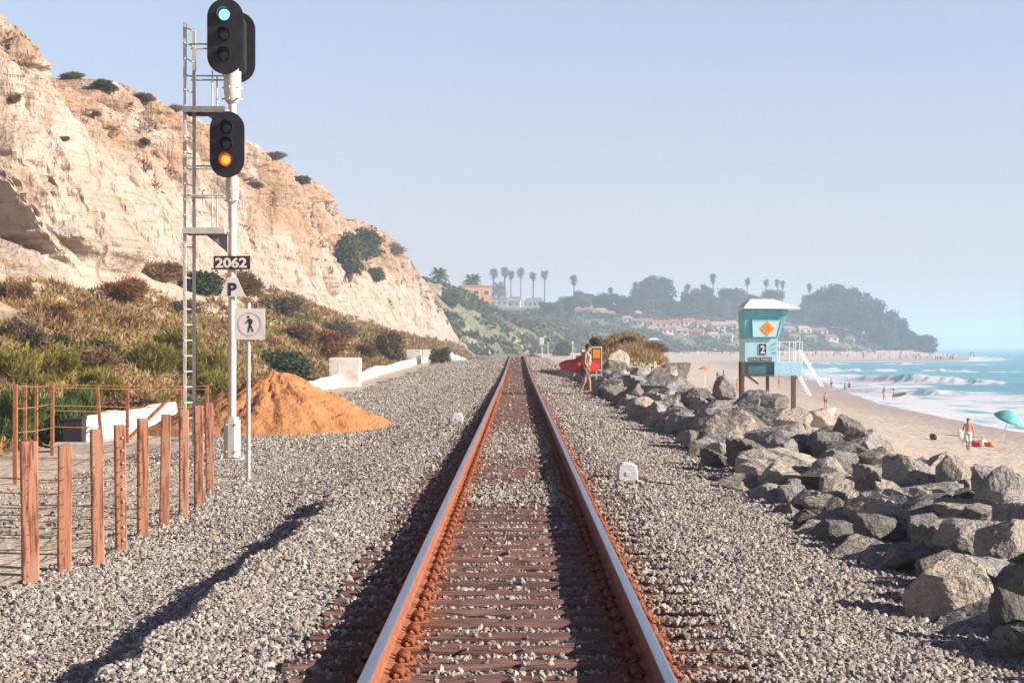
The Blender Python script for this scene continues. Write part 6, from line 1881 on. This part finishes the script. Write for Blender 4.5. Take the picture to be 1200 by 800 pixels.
def tree_meshes(k, matl):
    g = np.random.default_rng(500 + k)
    bl = []
    for i in range(16):
        a = g.uniform(0, 2 * PI); r = .36 * g.uniform(0, 1) ** .6; z = g.uniform(.20, .84)
        rr_ = r * (1.1 - .5 * max(0, z - .5))
        s = g.uniform(.15, .25)
        bl.append((rr_ * math.cos(a), rr_ * math.sin(a), z, s, s, s * .8))
    v, f = leaf_cloud(6000, bl, .034, g, up=.3, shell=.45)
    me = mesh_np('crown', v, f); me.materials.append(M[matl])
    m = MB(); m.tube([(0, 0, -.1), (.01, 0, .2), (.0, .01, .45)], [.035, .028, .018], 8)
    for i in range(7):
        b = bl[i]; m.tube([(0, 0, .22 + .03 * i), (b[0] * .5, b[1] * .5, (.3 + b[2]) / 2), (b[0], b[1], b[2])], [.016, .011, .004], 6)
    t = m.mesh('trunk'); t.materials.append(M['bark'])
    return me, t
TREES = {(mt, k): tree_meshes(k + (0 if mt == 'tree' else 10), mt) for mt in ('tree', 'tree_light') for k in range(3)}
def tree(px_, ytop, ybase, wpx, label, mt='tree', group='trees on the bluffs'):
    p, n = hit(px_, ybase)
    if p is None: return
    s = p.y / F; h = at(px_, ytop, p.y).z - p.z
    e = empty('tree', (p.x, p.y, p.z - .4), label, 'tree', group, rnd.uniform(0, 6.28))
    w = wpx * s / .86
    e.scale = (w, w, h / .93)
    for nm, me in zip(('crown', 'trunk'), TREES[(mt, int(px_ * 7) % 3)]):
        o = bpy.data.objects.new(nm, me); COL.objects.link(o); o.parent = e
TR = [(769, 322, 366, 40, 'tree'), (752, 336, 368, 22, 'tree'), (700, 344, 366, 22, 'tree'), (683, 340, 366, 22, 'tree_light'), (716, 342, 368, 24, 'tree'), (733, 345, 370, 24, 'tree'), (665, 346, 368, 20, 'tree'),
      (790, 350, 372, 26, 'tree'), (808, 340, 372, 22, 'tree'), (822, 337, 370, 26, 'tree'), (838, 345, 372, 26, 'tree'), (860, 336, 372, 34, 'tree'), (848, 350, 376, 22, 'tree_light'), (880, 344, 372, 26, 'tree'), (905, 338, 366, 24, 'tree'), (892, 348, 372, 22, 'tree'),
      (955, 342, 372, 30, 'tree'), (972, 335, 376, 36, 'tree'), (990, 336, 378, 36, 'tree'), (962, 352, 384, 32, 'tree'), (985, 350, 388, 36, 'tree'), (1005, 342, 384, 34, 'tree'), (1020, 352, 392, 34, 'tree'), (1008, 362, 396, 34, 'tree'), (1034, 362, 398, 30, 'tree'), (1048, 372, 404, 30, 'tree'), (1030, 378, 406, 30, 'tree'), (1060, 384, 408, 24, 'tree'), (1076, 391, 410, 26, 'tree'), (1085, 394, 411, 20, 'tree'), (945, 352, 380, 22, 'tree_light'),
      (650, 352, 372, 22, 'tree_light'), (640, 352, 366, 16, 'tree'), (530, 338, 362, 20, 'tree_light'), (1040, 385, 409, 26, 'tree_light')]
TR.sort()
for i, (a_, b_, c_, w_, mt) in enumerate(TR):
    tree(a_, b_, c_, w_, '%s broad %s tree, %s from the left along the far bluffs' % ('dark green' if mt == 'tree' else 'pale green', 'spreading' if w_ > 28 else 'bushy', ordinal(i + 1)), mt)

# scrub that clothes the far bluffs: reads as one mass
def woodland():
    g = np.random.default_rng(77)
    X, Y, Z, Q = HILL
    n = 34000
    i = g.integers(0, X.shape[0] - 1, n); j = g.integers(4, 84, n)
    u, w = g.uniform(0, 1, n), g.uniform(0, 1, n)
    def bl(A): return (A[i, j] * (1 - u) + A[i + 1, j] * u) * (1 - w) + (A[i, j + 1] * (1 - u) + A[i + 1, j + 1] * u) * w
    x, y, z = bl(X), bl(Y), bl(Z)
    keep = fbm(x / 22, y / 22, z / 9, seed=110, octv=3) > -0.04 + 0.16 * (i < 190) + .10 * g.normal(size=n)
    x, y, z = x[keep], y[keep], z[keep]; n = len(x)
    P = np.stack([x, y, z], -1)
    V = []
    for k in range(7):
        d = g.normal(size=(n, 3)); d /= np.linalg.norm(d, axis=1)[:, None]
        s = g.uniform(.5, 1.3, n)[:, None]
        c = P + g.normal(size=(n, 3)) * np.array([1.0, 1.0, .5]) + np.array([0, 0, .8])
        t = np.cross(d, g.normal(size=(n, 3))); t /= np.linalg.norm(t, axis=1)[:, None]; b = np.cross(d, t)
        V.append(np.stack([c - t * s, c - b * s * .6, c + t * s, c + b * s * .6], 1))
    V = np.concatenate(V).reshape(-1, 3)
    m = leafmat('scrub_leaves', [(0.045, 0.07, 0.04), (0.075, 0.10, 0.05), (0.12, 0.125, 0.07), (0.06, 0.085, 0.045)])
    o = link('hillside_scrub', mesh_np('hillside_scrub', V, np.arange(len(V)).reshape(-1, 4)), m)
    tag(o, 'green scrub clothing the far bluffs and headland', 'scrub', kind='stuff')
woodland()

# far crowd on the sand spit
def crowd():
    g = random.Random(4); m = MB()
    for i in range(150):
        Y = g.uniform(830, 1080); px_ = g.uniform(800, 1130)
        x = (px_ - VX) * Y / F
        xs = float(interp(Y, SHORE)); 
        if x > xs - 4: continue
        z = float(ground_z(np.array(x), np.array(Y)))
        m.mi = g.randrange(4)
        w = g.uniform(.25, .45)
        m.ball((x, Y, z + .75), (w, .3, .8), 6, 5); m.ball((x, Y, z + 1.6), (.16, .16, .18), 6, 5)
        if g.random() < .25: m.mi = g.choice((1, 2, 3)); m.add([(x + 1.5, Y, z + 2.3)] + [(x + 1.5 + 1.1 * math.cos(k * PI / 4), Y + 1.1 * math.sin(k * PI / 4), z + 1.8) for k in range(8)], [(0, 1 + k, 1 + (k + 1) % 8) for k in range(8)])
    o = m.build('crowd', [M['skin_tan'], M['shorts_white'], M['shorts_red'], M['cloth_blue']]); tag(o, 'far crowd of bathers and parasols on the sand below the headland', 'crowd', kind='stuff')
crowd()

# ------------------------------------------------------------------ haze
hz = MB().box((700, 4350, 40), (9400, 9500, 102)).build('haze', None)
hm = bpy.data.materials.new('haze'); hm.use_nodes = True
hn = hm.node_tree.nodes; hn.remove(hn['Principled BSDF'])
pv = hn.new('ShaderNodeVolumePrincipled')
pv.inputs['Color'].default_value = (0.62, 0.80, 1.0, 1)
pv.inputs['Density'].default_value = 0.00042
pv.inputs['Anisotropy'].default_value = 0.0
hm.node_tree.links.new(pv.outputs[0], hn['Material Output'].inputs['Volume'])
hz.data.materials.append(hm)
tag(hz, kind='stuff')
